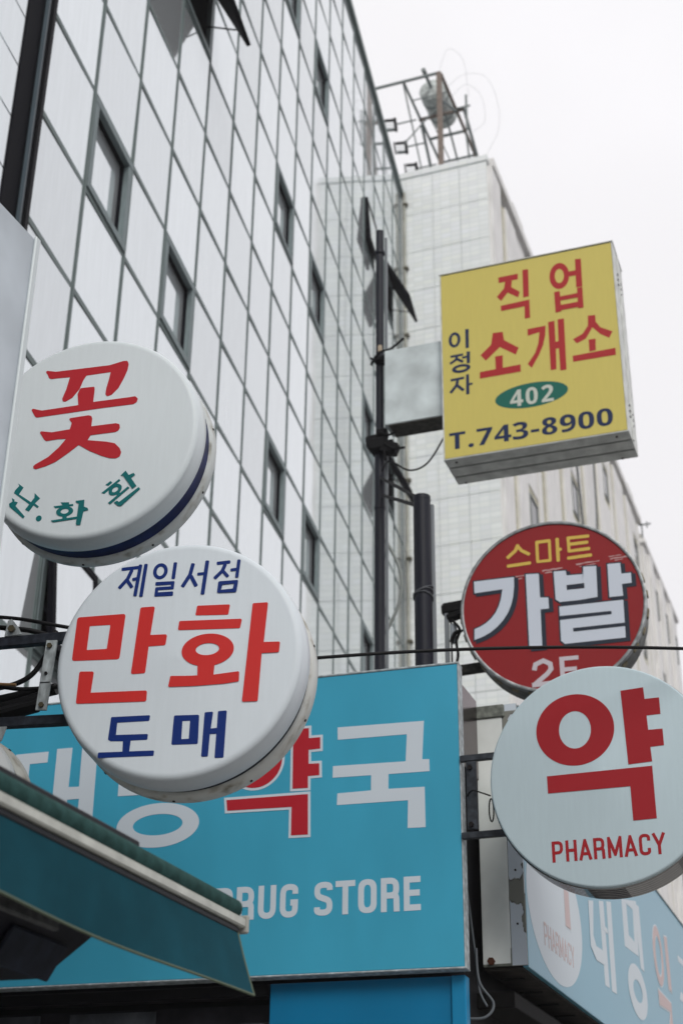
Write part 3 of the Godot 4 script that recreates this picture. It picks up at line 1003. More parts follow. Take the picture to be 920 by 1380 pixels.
func build_flower_sign() -> void:
	var s := thing("round_sign", "round white flower shop sign with one brushed red character and green letters", "sign", Vector3(-3.0, 4.863, -4.847), 9.0)
	disc_body(s, 0.502, drum_plastic("flower white", Color(0.84, 0.87, 0.885)), mat("flower band", Color(0.05, 0.13, 0.38), 0.5, 0.0, grime(), Vector3(2, 2, 2)), dirty_plastic("flower back", Color(0.80, 0.82, 0.82)), 0.112, 0.195, 0.006)
	var red := mat("flower red", Color(0.70, 0.14, 0.18), 0.45)
	var green := mat("flower green", Color(0.03, 0.40, 0.41), 0.4)
	glyph(s, "letter", [["P", [-230, 360, -216, 360, -178, 351, 75, 357, 136, 372, 156, 371, 163, 353, 160, 322, 146, 279, 125, 231, 97, 200, 76, 193, 67, 206, 69, 237, 78, 287, 82, 320, -31, 314, -43, 291, -56, 247, -86, 204, -116, 187, -130, 190, -133, 205, -119, 251, -108, 314, -165, 315, -197, 314, -207, 320, -216, 339]], ["P", [-51, 250, 13, 251, 15, 234, 14, 171, 185, 178, 207, 180, 220, 167, 216, 149, 202, 140, 55, 135, -112, 125, -244, 118, -252, 125, -268, 152, -274, 164, -265, 166, -222, 152, -54, 162, -63, 220, -56, 242]], ["P", [-95, 98, 0, 104, 14, 98, 18, 84, 17, 46, 129, 50, 146, 44, 150, 26, 144, 12, 131, 6, 18, 1, 6, -23, 93, -39, 133, -51, 157, -77, 166, -99, 161, -119, 145, -127, 117, -124, 77, -108, 20, -78, -32, -43, -79, -81, -131, -118, -173, -135, -217, -146, -228, -142, -232, -130, -222, -121, -167, -90, -122, -46, -93, -6, -132, -4, -185, -8, -195, 0, -214, 30, -222, 42, -210, 44, -164, 34, -81, 41, -75, 72, -85, 87]]], red, 0.001, 6)
	glyph(s, "letter", [["P", [-291, -209, -264, -231, -281, -263, -217, -310, -223, -321, -305, -255, -302, -243, -284, -221]], ["P", [-209, -264, -182, -292, -203, -314, -183, -331, -188, -338, -208, -323, -226, -352, -244, -341, -208, -287]], ["P", [-311, -279, -298, -288, -299, -296, -282, -302, -290, -319, -242, -374, -248, -383, -317, -321, -321, -306, -306, -296]]], green, 0.001, 0)
	glyph(s, "letter", [["R", [-177, -389, 13, 14]]], green, 0.001, 0)
	glyph(s, "letter", [["P", [-86, -320, -48, -323, -46, -334, -77, -334]], ["P", [-116, -337, -108, -336, -29, -333, -27, -342, -107, -347]], ["R", [-63, -366, 38, 24, -63, -365, 18, 12]], ["P", [-72, -385, -51, -385, -51, -405, -68, -406]], ["P", [-120, -404, -112, -404, -6, -396, -2, -406, -107, -414, -115, -411]], ["P", [-18, -320, 21, -318, 22, -351, 39, -359, 43, -369, 22, -373, 14, -437, -2, -437, -6, -432, -3, -333, -15, -328]]], green, 0.001, 0)
	glyph(s, "letter", [["P", [108, -254, 130, -236, 138, -245, 122, -260]], ["P", [94, -291, 168, -230, 174, -238, 107, -297]], ["F", [179, -262, 182, -266, 183, -272, 183, -278, 181, -284, 178, -290, 174, -296, 169, -301, 163, -304, 157, -307, 150, -308, 144, -308, 138, -307, 133, -304, 129, -300, 127, -295, 126, -289, 126, -283, 127, -277, 130, -271, 134, -265, 140, -261, 145, -257, 152, -254, 158, -253, 165, -253, 170, -255, 175, -258], [166, -272, 167, -274, 168, -276, 168, -279, 167, -282, 165, -285, 163, -287, 161, -289, 158, -291, 155, -293, 152, -293, 149, -293, 146, -293, 144, -292, 142, -290, 141, -288, 141, -285, 141, -282, 142, -280, 143, -277, 145, -274, 148, -272, 151, -270, 154, -269, 157, -268, 160, -268, 162, -269, 164, -270]], ["P", [160, -303, 173, -293, 180, -302, 167, -312]], ["P", [128, -343, 210, -271, 218, -278, 138, -350]], ["P", [174, -215, 194, -193, 210, -216, 231, -207, 238, -218, 221, -231, 248, -271, 231, -284, 185, -217]], ["P", [154, -343, 169, -336, 177, -344, 259, -279, 266, -288, 188, -363, 174, -361]]], green, 0.001, 0)


func build_wig_sign() -> void:
	var s := thing("round_sign", "round red wig shop sign with big white shadowed letters and a torn line", "sign", Vector3(-2.018, 5.996, -9.794), 5.0)
	var r := 0.675
	var st := start()
	lathe(st, [Vector2(0.0, 0.0), Vector2(r - 0.022, 0.0), Vector2(r - 0.022, -0.03)], 128)
	build(st, "face", mat("wig red", Color(0.56, 0.13, 0.145), 0.45, 0.0, noise_tex("plastic streaks", 0.02, 0.982), Vector3(3, 0.5, 3)), s)
	st = start()
	lathe(st, [Vector2(r - 0.022, -0.01), Vector2(r - 0.022, 0.008), Vector2(r - 0.012, 0.012), Vector2(r, 0.008), Vector2(r + 0.002, -0.04), Vector2(r - 0.01, -0.045)], 128)
	build(st, "rim", mat("wig rim", Color(0.66, 0.68, 0.69), 0.4, 0.5, grime(), Vector3(2, 2, 2)), s)
	st = start()
	lathe(st, [Vector2(r - 0.02, -0.035), Vector2(r - 0.012, -0.30), Vector2(r - 0.03, -0.31), Vector2(0.0, -0.31)], 96)
	build(st, "drum", mat("wig drum", Color(0.50, 0.51, 0.50), 0.6, 0.3, grime(), Vector3(1.5, 1.5, 1.5)), s)
	for k in 30:
		var a := TAU * k / 30.0 + 0.05
		slab_box("clip", mat("clip yellowed", Color(0.62, 0.58, 0.48), 0.6, 0.0, grime(), Vector3(3, 3, 3)), s, Vector3(cos(a) * (r + 0.003), sin(a) * (r + 0.003), -0.05 - 0.012 * (k % 3)), Vector3(0.016, 0.05 + 0.02 * (k % 2), 0.05), 0.004, Basis(Vector3.BACK, a))
	var white := mat("wig white", Color(0.80, 0.83, 0.88), 0.4)
	var navy := mat("wig navy", Color(0.16, 0.19, 0.24), 0.5)
	var yellow := mat("wig yellow", Color(0.84, 0.72, 0.34), 0.5)
	var grey := mat("wig grey", Color(0.78, 0.75, 0.78), 0.5)
	glyph(s, "letter_outline", [["P", [-569, 246, -270, 251, -272, 174, -283, 92, -299, 31, -324, -28, -361, -84, -408, -134, -459, -172, -511, -199, -579, -221, -576, -136, -534, -121, -491, -97, -451, -64, -417, -22, -391, 29, -373, 85, -359, 162, -568, 151]], ["P", [-182, 263, -86, 258, -85, 65, -26, 60, -25, -28, -87, -28, -89, -319, -182, -320]]], navy, 0.0010, 0, 11)
	glyph(s, "letter_outline", [["F", [24, 263, 112, 261, 115, 221, 241, 218, 241, 278, 335, 274, 329, 27, 196, 16, 56, 15, 27, 38], [111, 147, 114, 144, 129, 145, 148, 145, 223, 147, 240, 149, 241, 106, 202, 104, 136, 105, 112, 103]], ["P", [417, 279, 509, 279, 511, 192, 580, 192, 579, 112, 509, 110, 511, 17, 413, 16]], ["P", [50, -22, 509, -15, 505, -307, 74, -315, 48, -288]]], navy, 0.0010, 0, 11)
	glyph(s, "letter_shadow", [["P", [-569, 246, -270, 251, -272, 174, -283, 92, -299, 31, -324, -28, -361, -84, -408, -134, -459, -172, -511, -199, -579, -221, -576, -136, -534, -121, -491, -97, -451, -64, -417, -22, -391, 29, -373, 85, -359, 162, -568, 151]], ["P", [-182, 263, -86, 258, -85, 65, -26, 60, -25, -28, -87, -28, -89, -319, -182, -320]]], navy, 0.0026, 0, 11, Vector2(21, -17.849999999999998))
	glyph(s, "letter_shadow", [["F", [24, 263, 112, 261, 115, 221, 241, 218, 241, 278, 335, 274, 329, 27, 196, 16, 56, 15, 27, 38], [111, 147, 114, 144, 129, 145, 148, 145, 223, 147, 240, 149, 241, 106, 202, 104, 136, 105, 112, 103]], ["P", [417, 279, 509, 279, 511, 192, 580, 192, 579, 112, 509, 110, 511, 17, 413, 16]], ["P", [50, -22, 509, -15, 505, -307, 74, -315, 48, -288]]], navy, 0.0026, 0, 11, Vector2(21, -17.849999999999998))
	glyph(s, "letter", [["P", [-569, 246, -270, 251, -272, 174, -283, 92, -299, 31, -324, -28, -361, -84, -408, -134, -459, -172, -511, -199, -579, -221, -576, -136, -534, -121, -491, -97, -451, -64, -417, -22, -391, 29, -373, 85, -359, 162, -568, 151]], ["P", [-182, 263, -86, 258, -85, 65, -26, 60, -25, -28, -87, -28, -89, -319, -182, -320]]], white, 0.0044, 2)
	glyph(s, "letter", [["F", [24, 263, 112, 261, 115, 221, 241, 218, 241, 278, 335, 274, 329, 27, 196, 16, 56, 15, 27, 38], [111, 147, 114, 144, 129, 145, 148, 145, 223, 147, 240, 149, 241, 106, 202, 104, 136, 105, 112, 103]], ["P", [417, 279, 509, 279, 511, 192, 580, 192, 579, 112, 509, 110, 511, 17, 413, 16]], ["P", [50, -22, 509, -15, 505, -307, 74, -315, 48, -288]]], white, 0.0044, 2)
	glyph(s, "cut", [["P", [46, -96, 420, -93, 419, -119, 46, -127]], ["P", [139, -199, 517, -193, 515, -220, 139, -227]]], navy, 0.0062, 0)
	glyph(s, "letter", [["S", [-227, 517, -251, 466, -316, 411], 26], ["S", [-230, 497, -203, 461, -144, 423], 25], ["S", [-319, 345, -138, 354], 25]], yellow, 0.001, 9)
	glyph(s, "letter", [["F", [-100, 530, 16, 533, 14, 347, -100, 347], [-77, 505, -5, 507, -6, 369, -78, 368]], ["S", [64, 536, 62, 341], 25], ["S", [61, 437, 94, 441], 25]], yellow, 0.001, 9)
	glyph(s, "letter", [["P", [134, 537, 302, 537, 301, 512, 157, 512, 156, 485, 292, 488, 290, 463, 156, 460, 157, 429, 302, 435, 300, 409, 135, 406]], ["S", [128, 360, 311, 368], 25]], yellow, 0.001, 9)
	glyph(s, "letter", [["S", [-156, -495, -145, -451, -88, -427, -40, -455, -36, -495, -62, -527, -164, -608], 34], ["S", [-176, -607, -5, -599], 34]], grey, 0.001, 0)
	glyph(s, "letter", [["P", [27, -410, 163, -409, 163, -440, 61, -440, 60, -492, 147, -492, 145, -523, 60, -523, 63, -617, 27, -617]]], grey, 0.001, 0)
	# torn strips of the red film along a line across the face
	var torn := mat("torn film", Color(0.74, 0.60, 0.60), 0.6)
	for q in [[-560, 222, 160, 14], [-548, 250, 110, 9], [-330, 250, 150, 12], [-300, 232, 90, 9], [-60, 280, 150, 14], [-40, 262, 110, 10], [190, 306, 170, 16], [212, 286, 120, 10], [430, 340, 90, 9], [440, 322, 130, 14], [470, 306, 60, 9]]:
		var p := []
		for k in 7: p.append_array([q[0] + q[2] * k / 6.0, q[1] + q[2] * k / 6.0 * 0.06 + rng.randf_range(0, q[3] * 0.5)])
		for k in 7: p.append_array([q[0] + q[2] * (6 - k) / 6.0, q[1] + q[2] * (6 - k) / 6.0 * 0.06 - rng.randf_range(q[3] * 0.2, q[3] * 0.7)])
		glyph(s, "torn_strip", [["P", p]], torn, 0.0006)


func build_yellow_sign() -> void:
	var s := thing("box_sign", "yellow box sign of a job agency with red letters and a phone number", "sign", Vector3(-3.306, 9.351, -11.539), 0.6)
	var w := 1.706
	var y0 := -0.975
	var y1 := 1.12
	var cx := w * 0.5 - 0.003
	var cy := (y0 + y1) * 0.5
	var d := 0.5
	var white := mat("box sign white", Color(0.93, 0.94, 0.93), 0.5, 0.0, noise_tex("box stains", 0.012, 0.80), Vector3(0.8, 0.8, 0.8))
	slab_box("face", mat("sign yellow", Color(0.85, 0.79, 0.44), 0.42, 0.0, noise_tex("plastic streaks", 0.02, 0.982), Vector3(3, 0.3, 3)), s, Vector3(cx, cy, -0.012), Vector3(w - 0.02, y1 - y0 - 0.02, 0.024), 0.002)
	# casing: side sheets, top sheet, three bottom planks with open seams, back
	slab_box("side_sheet", white, s, Vector3(w - 0.006, cy, -d * 0.5), Vector3(0.012, y1 - y0, d + 0.012), 0.003)
	slab_box("side_sheet", white, s, Vector3(0.0, cy, -d * 0.5), Vector3(0.012, y1 - y0, d + 0.012), 0.003)
	slab_box("top_sheet", white, s, Vector3(cx, y1 + 0.004, -d * 0.5), Vector3(w + 0.02, 0.012, d + 0.02), 0.003)
	slab_box("back_sheet", white, s, Vector3(cx, cy, -d), Vector3(w - 0.03, y1 - y0 - 0.02, 0.012))
	slab_box("seam_backing", mat("seam dark", Color(0.12, 0.10, 0.10), 0.9), s, Vector3(cx, y0 + 0.012, -d * 0.5), Vector3(w - 0.03, 0.01, d - 0.02))
	for q in [[0.0, 0.155], [0.18, 0.155], [0.36, 0.14]]:
		slab_box("bottom_plank", white, s, Vector3(cx, y0 - 0.002, -q[0] - q[1] * 0.5 + 0.004), Vector3(w + 0.004, 0.014, q[1]), 0.004)
	for q in [[0.10, 0.06], [w - 0.12, 0.06], [0.08, 0.47], [w - 0.14, 0.47]]:
		bolt(s, Vector3(q[0], y0 - 0.008, -q[1]), Vector3.DOWN, 0.011, mat("screw", Color(0.2, 0.19, 0.19), 0.5, 0.6), "screw")
	for j in 2:
		for k in 6:
			bolt(s, Vector3(w + 0.001, (y1 - 0.28 if j == 0 else y0 + 0.35) - 0.06 * (k % 3) - 0.02 * (k / 3), -0.16 - 0.14 * (k / 3)), Vector3.RIGHT, 0.011, mat("vent hole", Color(0.34, 0.34, 0.35), 0.8), "vent_plug")
	slab_box("side_rib", white, s, Vector3(w + 0.006, cy, -d * 0.45), Vector3(0.014, y1 - y0 - 0.03, 0.03), 0.004)
	var red := mat("agency red", Color(0.70, 0.20, 0.21), 0.45)
	var navy := mat("agency navy", Color(0.15, 0.20, 0.34), 0.45)
	var green := mat("agency green", Color(0.14, 0.42, 0.37), 0.45)
	glyph(s, "letter", [["P", [586, 960, 780, 960, 777, 895, 588, 894]], ["P", [653, 905, 720, 905, 710, 816, 790, 744, 771, 682, 671, 762, 604, 678, 563, 735, 637, 817]], ["P", [827, 993, 884, 989, 876, 671, 821, 668]], ["P", [598, 621, 879, 632, 877, 424, 825, 422, 829, 565, 599, 561]]], red, 0.001, 0)
	glyph(s, "letter", [["R", [1181, 838, 95, 151, 1181, 838, 44, 83]], ["P", [1342, 998, 1398, 990, 1393, 668, 1334, 666]], ["P", [1268, 867, 1342, 868, 1341, 809, 1268, 810]], ["P", [1121, 663, 1175, 662, 1177, 427, 1122, 424]], ["P", [1341, 657, 1392, 660, 1389, 423, 1339, 424]], ["P", [1172, 599, 1345, 600, 1345, 550, 1172, 552]], ["P", [1172, 500, 1344, 500, 1341, 441, 1172, 441]]], red, 0.001, 0)
	glyph(s, "letter", [["P", [509, 327, 605, 319, 614, 223, 750, 109, 720, 37, 571, 153, 429, 29, 381, 100, 486, 198]], ["P", [521, 57, 594, 55, 590, -94, 522, -95]], ["P", [368, -88, 760, -82, 760, -161, 366, -160]]], red, 0.001, 0)
	glyph(s, "letter", [["P", [845, 298, 1019, 300, 1010, 192, 984, 88, 941, -11, 865, -142, 829, -92, 904, 15, 940, 116, 957, 240, 844, 222]], ["P", [1045, 334, 1106, 336, 1103, 99, 1131, 99, 1137, 344, 1197, 343, 1188, -227, 1130, -226, 1131, 21, 1102, 20, 1095, -204, 1041, -205]]], red, 0.001, 0)
	glyph(s, "letter", [["P", [1423, 324, 1492, 316, 1490, 241, 1530, 169, 1638, 100, 1603, 36, 1525, 94, 1456, 185, 1388, 74, 1302, 38, 1268, 91, 1362, 134, 1415, 212]], ["P", [1412, 56, 1477, 54, 1471, -73, 1411, -75]], ["P", [1253, -91, 1651, -86, 1650, -161, 1256, -156]]], red, 0.001, 0)
	glyph(s, "letter", [["R", [130, 330, 59, 87, 130, 330, 29, 57]], ["P", [239, 429, 273, 426, 269, 209, 237, 211]]], navy, 0.001, 0)
	glyph(s, "letter", [["S", [85, 145, 210, 145], 26], ["S", [151, 142, 136, 98, 78, 65], 26], ["S", [145, 109, 208, 62], 27], ["S", [200, 110, 250, 112], 23], ["P", [246, 170, 279, 166, 275, 36, 244, 37]], ["R", [188, -9, 90, 46, 188, -8, 55, 20]]], navy, 0.001, 0)
	glyph(s, "letter", [["S", [81, -122, 213, -118], 27], ["S", [152, -122, 137, -189, 76, -262], 29], ["S", [143, -190, 205, -258], 29], ["P", [233, -87, 262, -88, 260, -190, 293, -190, 293, -211, 260, -212, 261, -307, 228, -309]]], navy, 0.001, 0)
	glyph(s, "oval", [["R", [847, -435, 343, 131]]], green, 0.001, 0)
	figures(s, "402", 644, -531, 408, 182, mat("agency pale", Color(0.80, 0.82, 0.78), 0.45), 0.0022, -0.02, 5)
	figures(s, "T.743-8900", 52, -884, 1522, 186, navy, 0.001, -0.008, 1)
	# pale spacer box between pole and sign
	var b := thing("spacer_box", "pale weathered metal box that joins the yellow sign to the pole", "sign bracket", Vector3(-3.306, 9.351, -11.539), 0.6)
	slab_box("casing", mat("spacer sheet", Color(0.90, 0.94, 0.95), 0.5, 0.0, noise_tex("spacer clouds", 0.006, 0.80), Vector3(0.7, 0.7, 0.7)), b, Vector3(-0.31, -0.006, -0.22), Vector3(0.60, 0.85, 0.25), 0.006)
	slab_box("underside", mat("spacer bottom", Color(0.33, 0.32, 0.30), 0.7, 0.0, grime(), Vector3(2, 2, 2)), b, Vector3(-0.29, -0.437, -0.22), Vector3(0.56, 0.012, 0.235))


func build_pharmacy_signs() -> void:
	# the wide blue sign over the shopfront
	var s := thing("fascia_sign", "wide sky blue pharmacy fascia sign with white and red Korean letters", "sign", Vector3(-2.026, 3.733, -7.221), 3.0)
	var w := 3.6
	slab_box("panel", mat("sky blue", Color(0.26, 0.655, 0.785), 0.42, 0.0, noise_tex("panel fade", 0.006, 0.95), Vector3(0.8, 0.3, 0.8), 0.3), s, Vector3(-w * 0.5, 0.045, -0.03), Vector3(w, 1.59, 0.06), 0.004)
	slab_box("right_edge", mat("edge white", Color(0.80, 0.84, 0.86), 0.5, 0.0, grime(), Vector3(3, 3, 3)), s, Vector3(0.004, 0.045, -0.042), Vector3(0.008, 1.60, 0.086), 0.002)
	slab_box("top_edge", mat("edge white"), s, Vector3(-w * 0.5, 0.844, -0.04), Vector3(w + 0.02, 0.012, 0.09), 0.003)
	slab_box("bottom_edge", mat("edge white"), s, Vector3(-w * 0.5, -0.754, -0.04), Vector3(w + 0.02, 0.01, 0.09), 0.003)
	var white := mat("fascia white", Color(0.80, 0.84, 0.88), 0.45)
	var red := mat("fascia red", Color(0.70, 0.14, 0.19), 0.45)
	glyph(s, "letter", [["P", [-668, 539, -187, 532, -199, 321, -161, 318, -160, 253, -383, 255, -384, 175, -188, 171, -186, -43, -282, -41, -278, 106, -666, 109, -664, 172, -479, 174, -478, 257, -692, 260, -691, 324, -289, 317, -281, 466, -666, 469]]], white, 0.001, 0)
	glyph(s, "letter", [["P", [-2607, 552, -2401, 553, -2401, 489, -2513, 488, -2511, 131, -2379, 132, -2381, 82, -2593, 83]], ["P", [-2347, 564, -2251, 563, -2252, 332, -2186, 329, -2189, 554, -2092, 553, -2086, 100, -2182, 102, -2179, 259, -2253, 259, -2253, 99, -2345, 105]]], white, 0.001, 0)
	glyph(s, "letter", [["R", [-1690, 74, 244, 123, -1689, 77, 147, 59]], ["F", [-1945, 561, -1701, 560, -1720, 251, -1942, 255], [-1853, 491, -1788, 489, -1804, 325, -1860, 325]], ["P", [-1639, 685, -1553, 684, -1552, 232, -1633, 234]]], white, 0.001, 3)
	glyph(s, "letter_outline", [["R", [-1132, 393, 152, 154, -1134, 394, 69, 78]], ["P", [-920, 550, -831, 550, -830, 493, -765, 492, -764, 428, -830, 427, -828, 348, -768, 346, -766, 281, -830, 280, -829, 215, -916, 217]], ["P", [-1292, 183, -828, 181, -823, -38, -917, -36, -918, 118, -1285, 124]]], white, 0.001, 0, 14)
	glyph(s, "letter", [["R", [-1132, 393, 152, 154, -1134, 394, 69, 78]], ["P", [-920, 550, -831, 550, -830, 493, -765, 492, -764, 428, -830, 427, -828, 348, -768, 346, -766, 281, -830, 280, -829, 215, -916, 217]], ["P", [-1292, 183, -828, 181, -823, -38, -917, -36, -918, 118, -1285, 124]]], red, 0.0026, 0)
	lettering(s, "DRUG STORE", -1329, -464, 1112, 172, white, 0.001, 0.178, 0.0, 0.13)
	lettering(s, "PHARMACY", -2245, -460, 835, 172, white, 0.001, 0.178, 0.0, 0.13)
	# round pharmacy sign in front of it
	var c := thing("round_sign", "round white pharmacy sign with one large red character and a polished steel rim", "sign", Vector3(-1.269, 3.849, -7.087), 0.0)
	var r := 0.562
	var st := start()
	var prof := [Vector2(0.0, 0.0), Vector2(r - 0.012, 0.0)]
	for k in range(1, 5): prof.append(Vector2(r - 0.012 + 0.012 * sin(k * PI / 8.0), -0.012 + 0.012 * cos(k * PI / 8.0)))
	prof.append(Vector2(r, -0.03))
	lathe(st, prof, 128)
	build(st, "face", drum_plastic("pharmacy white", Color(0.75, 0.82, 0.85)), c)
	st = start()
	prof = [Vector2(r - 0.004, -0.03)]
	for k in 6:
		var z := -0.032 - 0.035 * k
		prof.append_array([Vector2(r - 0.002, z), Vector2(r + 0.006, z - 0.006), Vector2(r + 0.006, z - 0.024), Vector2(r - 0.002, z - 0.03)])
	prof.append_array([Vector2(r - 0.01, -0.245), Vector2(0.0, -0.25)])
	lathe(st, prof, 128)
	build(st, "steel_rim", mat("polished steel", Color(0.55, 0.55, 0.56), 0.05, 1.0), c)
	var dred := mat("pharmacy red", Color(0.62, 0.13, 0.16), 0.4)
	glyph(c, "letter", [["R", [-114, 236, 198, 187, -114, 235, 81, 98]], ["P", [129, 414, 243, 419, 245, 357, 317, 357, 317, 271, 248, 270, 250, 195, 320, 194, 320, 109, 253, 107, 256, 33, 139, 29]], ["P", [-269, 8, 254, 11, 254, -250, 141, -252, 140, -81, -268, -80]]], dred, 0.001, 0)
	lettering(c, "PHARMACY", -264, -425, 546, 103, dred, 0.001, 0.145, 0.003, 0.13)
	# its bracket on the edge of the fascia sign
	var b := thing("sign_bracket", "grey steel bracket of the round pharmacy sign on the blue sign's edge", "sign bracket", Vector3(-2.0, 3.65, -7.27))
	var iron := mat("painted iron", Color(0.30, 0.32, 0.35), 0.5, 0.4, grime(), Vector3(3, 3, 3))
	slab_box("arm", iron, b, Vector3(0.16, 0.385, 0.05), Vector3(0.36, 0.034, 0.03), 0.003)
	slab_box("arm", iron, b, Vector3(0.17, -0.022, 0.05), Vector3(0.38, 0.034, 0.03), 0.003)
	slab_box("plate", iron, b, Vector3(0.04, 0.185, 0.06), Vector3(0.055, 0.36, 0.012), 0.003)
	for y in [0.33, 0.03]: bolt(b, Vector3(0.035, y, 0.066), Vector3.BACK, 0.014, mat("bolt dark", Color(0.16, 0.15, 0.15), 0.4, 0.7))
	st = start()
	tube(st, curve([Vector3(0.01, 0.18, 0.06), Vector3(0.05, 0.20, 0.09), Vector3(0.1, 0.185, 0.08), Vector3(0.14, 0.17, 0.07)]), 0.004, 6)
	var loop := []
	for k in 17: loop.append(Vector3(0.142 + 0.012 * cos(TAU * k / 16.0), 0.095 + 0.06 * sin(TAU * k / 16.0), 0.07))
	tube(st, loop, 0.004, 6)
	build(st, "wire", mat("wire black", Color(0.07, 0.07, 0.08), 0.6), b)
	# long side sign along the street
	var e := thing("side_sign", "long box sign along the street side with faded pharmacy letters", "sign", Vector3(-1.817, 3.052, -7.688), 90.0)
	var length := 8.0
	slab_box("panel", mat("faded blue", Color(0.39, 0.62, 0.71), 0.28, 0.0, noise_tex("plastic streaks", 0.02, 0.982), Vector3(3, 0.25, 3)), e, Vector3(length * 0.5, 0.708, -0.015), Vector3(length - 0.004, 1.412, 0.03), 0.003)
	var sheet := mat("sign sheet", Color(0.93, 0.95, 0.94), 0.55, 0.0, noise_tex("sheet wash", 0.006, 0.9), Vector3(1, 1, 1))
	slab_box("casing", mat("casing dark", Color(0.30, 0.29, 0.28), 0.8, 0.0, grime(), Vector3(0.8, 0.8, 0.8)), e, Vector3(length * 0.5 + 0.01, 0.706, -0.138), Vector3(length - 0.03, 1.40, 0.21))
	slab_box("underside_board", mat("underside", Color(0.24, 0.225, 0.21), 0.85, 0.0, grime(), Vector3(1.2, 1.2, 1.2)), e, Vector3(length * 0.5, 0.0, -0.13), Vector3(length - 0.02, 0.016, 0.2), 0.002)
	for k in 6:
		slab_box("underside_clip", mat("clip black", Color(0.07, 0.065, 0.065), 0.8), e, Vector3(0.25 + 0.42 * k, -0.011, -0.15), Vector3(0.03, 0.01, 0.13), 0.002)
	slab_box("end_sheet", sheet, e, Vector3(-0.008, 0.70, -0.162), Vector3(0.016, 1.36, 0.15), 0.003)
	slab_box("end_strip", mat("peeling paint", Color(0.80, 0.83, 0.86), 0.6, 0.0, peel_texture(), Vector3(1.1, 0.72, 1.1)), e, Vector3(-0.004, 0.72, -0.043), Vector3(0.016, 1.42, 0.082), 0.002)
	slab_box("end_cap", mat("cap stone", Color(0.55, 0.57, 0.54), 0.7, 0.0, grime(), Vector3(3, 3, 3)), e, Vector3(-0.002, 1.392, -0.155), Vector3(0.05, 0.075, 0.17), 0.006)
	slab_box("end_foot", mat("cap stone"), e, Vector3(-0.004, 0.055, -0.16), Vector3(0.022, 0.09, 0.155), 0.003)
	for y in [0.22, 0.5, 0.76, 1.05, 1.32]: bolt(e, Vector3(-0.012, y, -0.045), Vector3.LEFT, 0.006, mat("bolt dark"), "screw")
	bolt(e, Vector3(-0.018, 0.035, -0.19), Vector3.LEFT, 0.02, mat("rusty bolt", Color(0.33, 0.19, 0.13), 0.8))
	slab_box("top_rail", mat("edge white"), e, Vector3(length * 0.5, 1.418, -0.1), Vector3(length, 0.012, 0.22), 0.003)
	var pale := mat("side white", Color(0.78, 0.82, 0.85), 0.4)
	var faint := mat("side brown", Color(0.78, 0.70, 0.70), 0.5)
	glyph(e, "oval", [["R", [726, 439, 696, 403]]], pale, 0.0006, 0)
	glyph(e, "letter", [["P", [2049, 784, 2206, 814, 2226, 262, 2079, 256]], ["P", [2316, 838, 2481, 869, 2467, 262, 2300, 254]], ["P", [2114, 652, 2290, 649, 2290, 615, 2119, 615]], ["P", [1690, 709, 1848, 740, 1784, 510, 1855, 458, 2127, 473, 2112, 383, 1835, 367, 1680, 425]]], pale, 0.001, 0)
	glyph(e, "letter", [["F", [2911, 983, 3535, 1102, 3466, 687, 2912, 658], [3097, 992, 3361, 1004, 3330, 768, 3108, 771]], ["P", [3436, 1075, 3645, 1084, 3666, 611, 3520, 614]], ["R", [3318, 415, 379, 185, 3315, 418, 184, 76]]], pale, 0.001, 0)
	glyph(e, "letter", [["P", [5481, 1070, 6264, 1105, 6219, 1035, 5501, 1022]], ["P", [5492, 765, 6054, 780, 6000, 697, 5400, 692]]], pale, 0.001, 0)
	glyph(e, "letter_outline", [["R", [4406, 865, 234, 228, 4416, 865, 136, 158]], ["P", [4783, 1090, 4936, 1109, 4964, 676, 4806, 681]], ["P", [4254, 584, 4869, 573, 4861, 403, 4703, 387, 4784, 500, 4262, 474]]], pale, 0.0012, 0, 12)
	glyph(e, "letter_outline", [["P", [966, 616, 1087, 624, 1100, 407, 962, 404]]], pale, 0.0012, 0, 12)
	glyph(e, "letter", [["R", [4406, 865, 234, 228, 4416, 865, 136, 158]], ["P", [4783, 1090, 4936, 1109, 4964, 676, 4806, 681]], ["P", [4254, 584, 4869, 573, 4861, 403, 4703, 387, 4784, 500, 4262, 474]]], faint, 0.003, 0)
	glyph(e, "letter", [["P", [966, 616, 1087, 624, 1100, 407, 962, 404]]], faint, 0.003, 0)
	lettering(e, "PHARMACY", 395, 186, 760, 126, faint, 0.0018, 0.11, 0.01, 0.16)
	var cb := thing("loose_cable", "thin grey cables hanging in the gap beside the blue sign", "cable", Vector3(-2.06, 2.8, -7.5))
	st = start()
	tube(st, curve([Vector3(-0.05, 1.5, 0.05), Vector3(-0.045, 0.9, 0.0), Vector3(0.0, 0.3, -0.05), Vector3(0.03, 0.12, 0.0), Vector3(0.08, 0.03, 0.05)]), 0.006, 6)
	tube(st, curve([Vector3(0.01, 0.33, -0.03), Vector3(0.03, 0.16, 0.0), Vector3(0.1, 0.05, 0.0), Vector3(0.06, -0.02, 0.03), Vector3(-0.06, -0.02, 0.04)]), 0.007, 6)
	build(st, "strand", mat("cable pale", Color(0.36, 0.38, 0.40), 0.6), cb)


func peel_texture() -> ImageTexture:
	# white paint flaking off a grey-beige metal strip
	var n := FastNoiseLite.new()
	n.seed = 31
	n.frequency = 0.011
	n.fractal_octaves = 4
	var im := Image.create(256, 256, false, Image.FORMAT_RGB8)
	for y in 256:
		for x in 256:
			var u := absf(x - 128.0) / 128.0
			var v := n.get_noise_2d(x, y) + 0.28 - 0.3 * u
			im.set_pixel(x, y, Color(0.98, 0.99, 1.0) if v > 0.0 else (Color(0.62, 0.6, 0.55) if v < -0.03 else Color(0.4, 0.38, 0.34)))
	return ImageTexture.create_from_image(im)


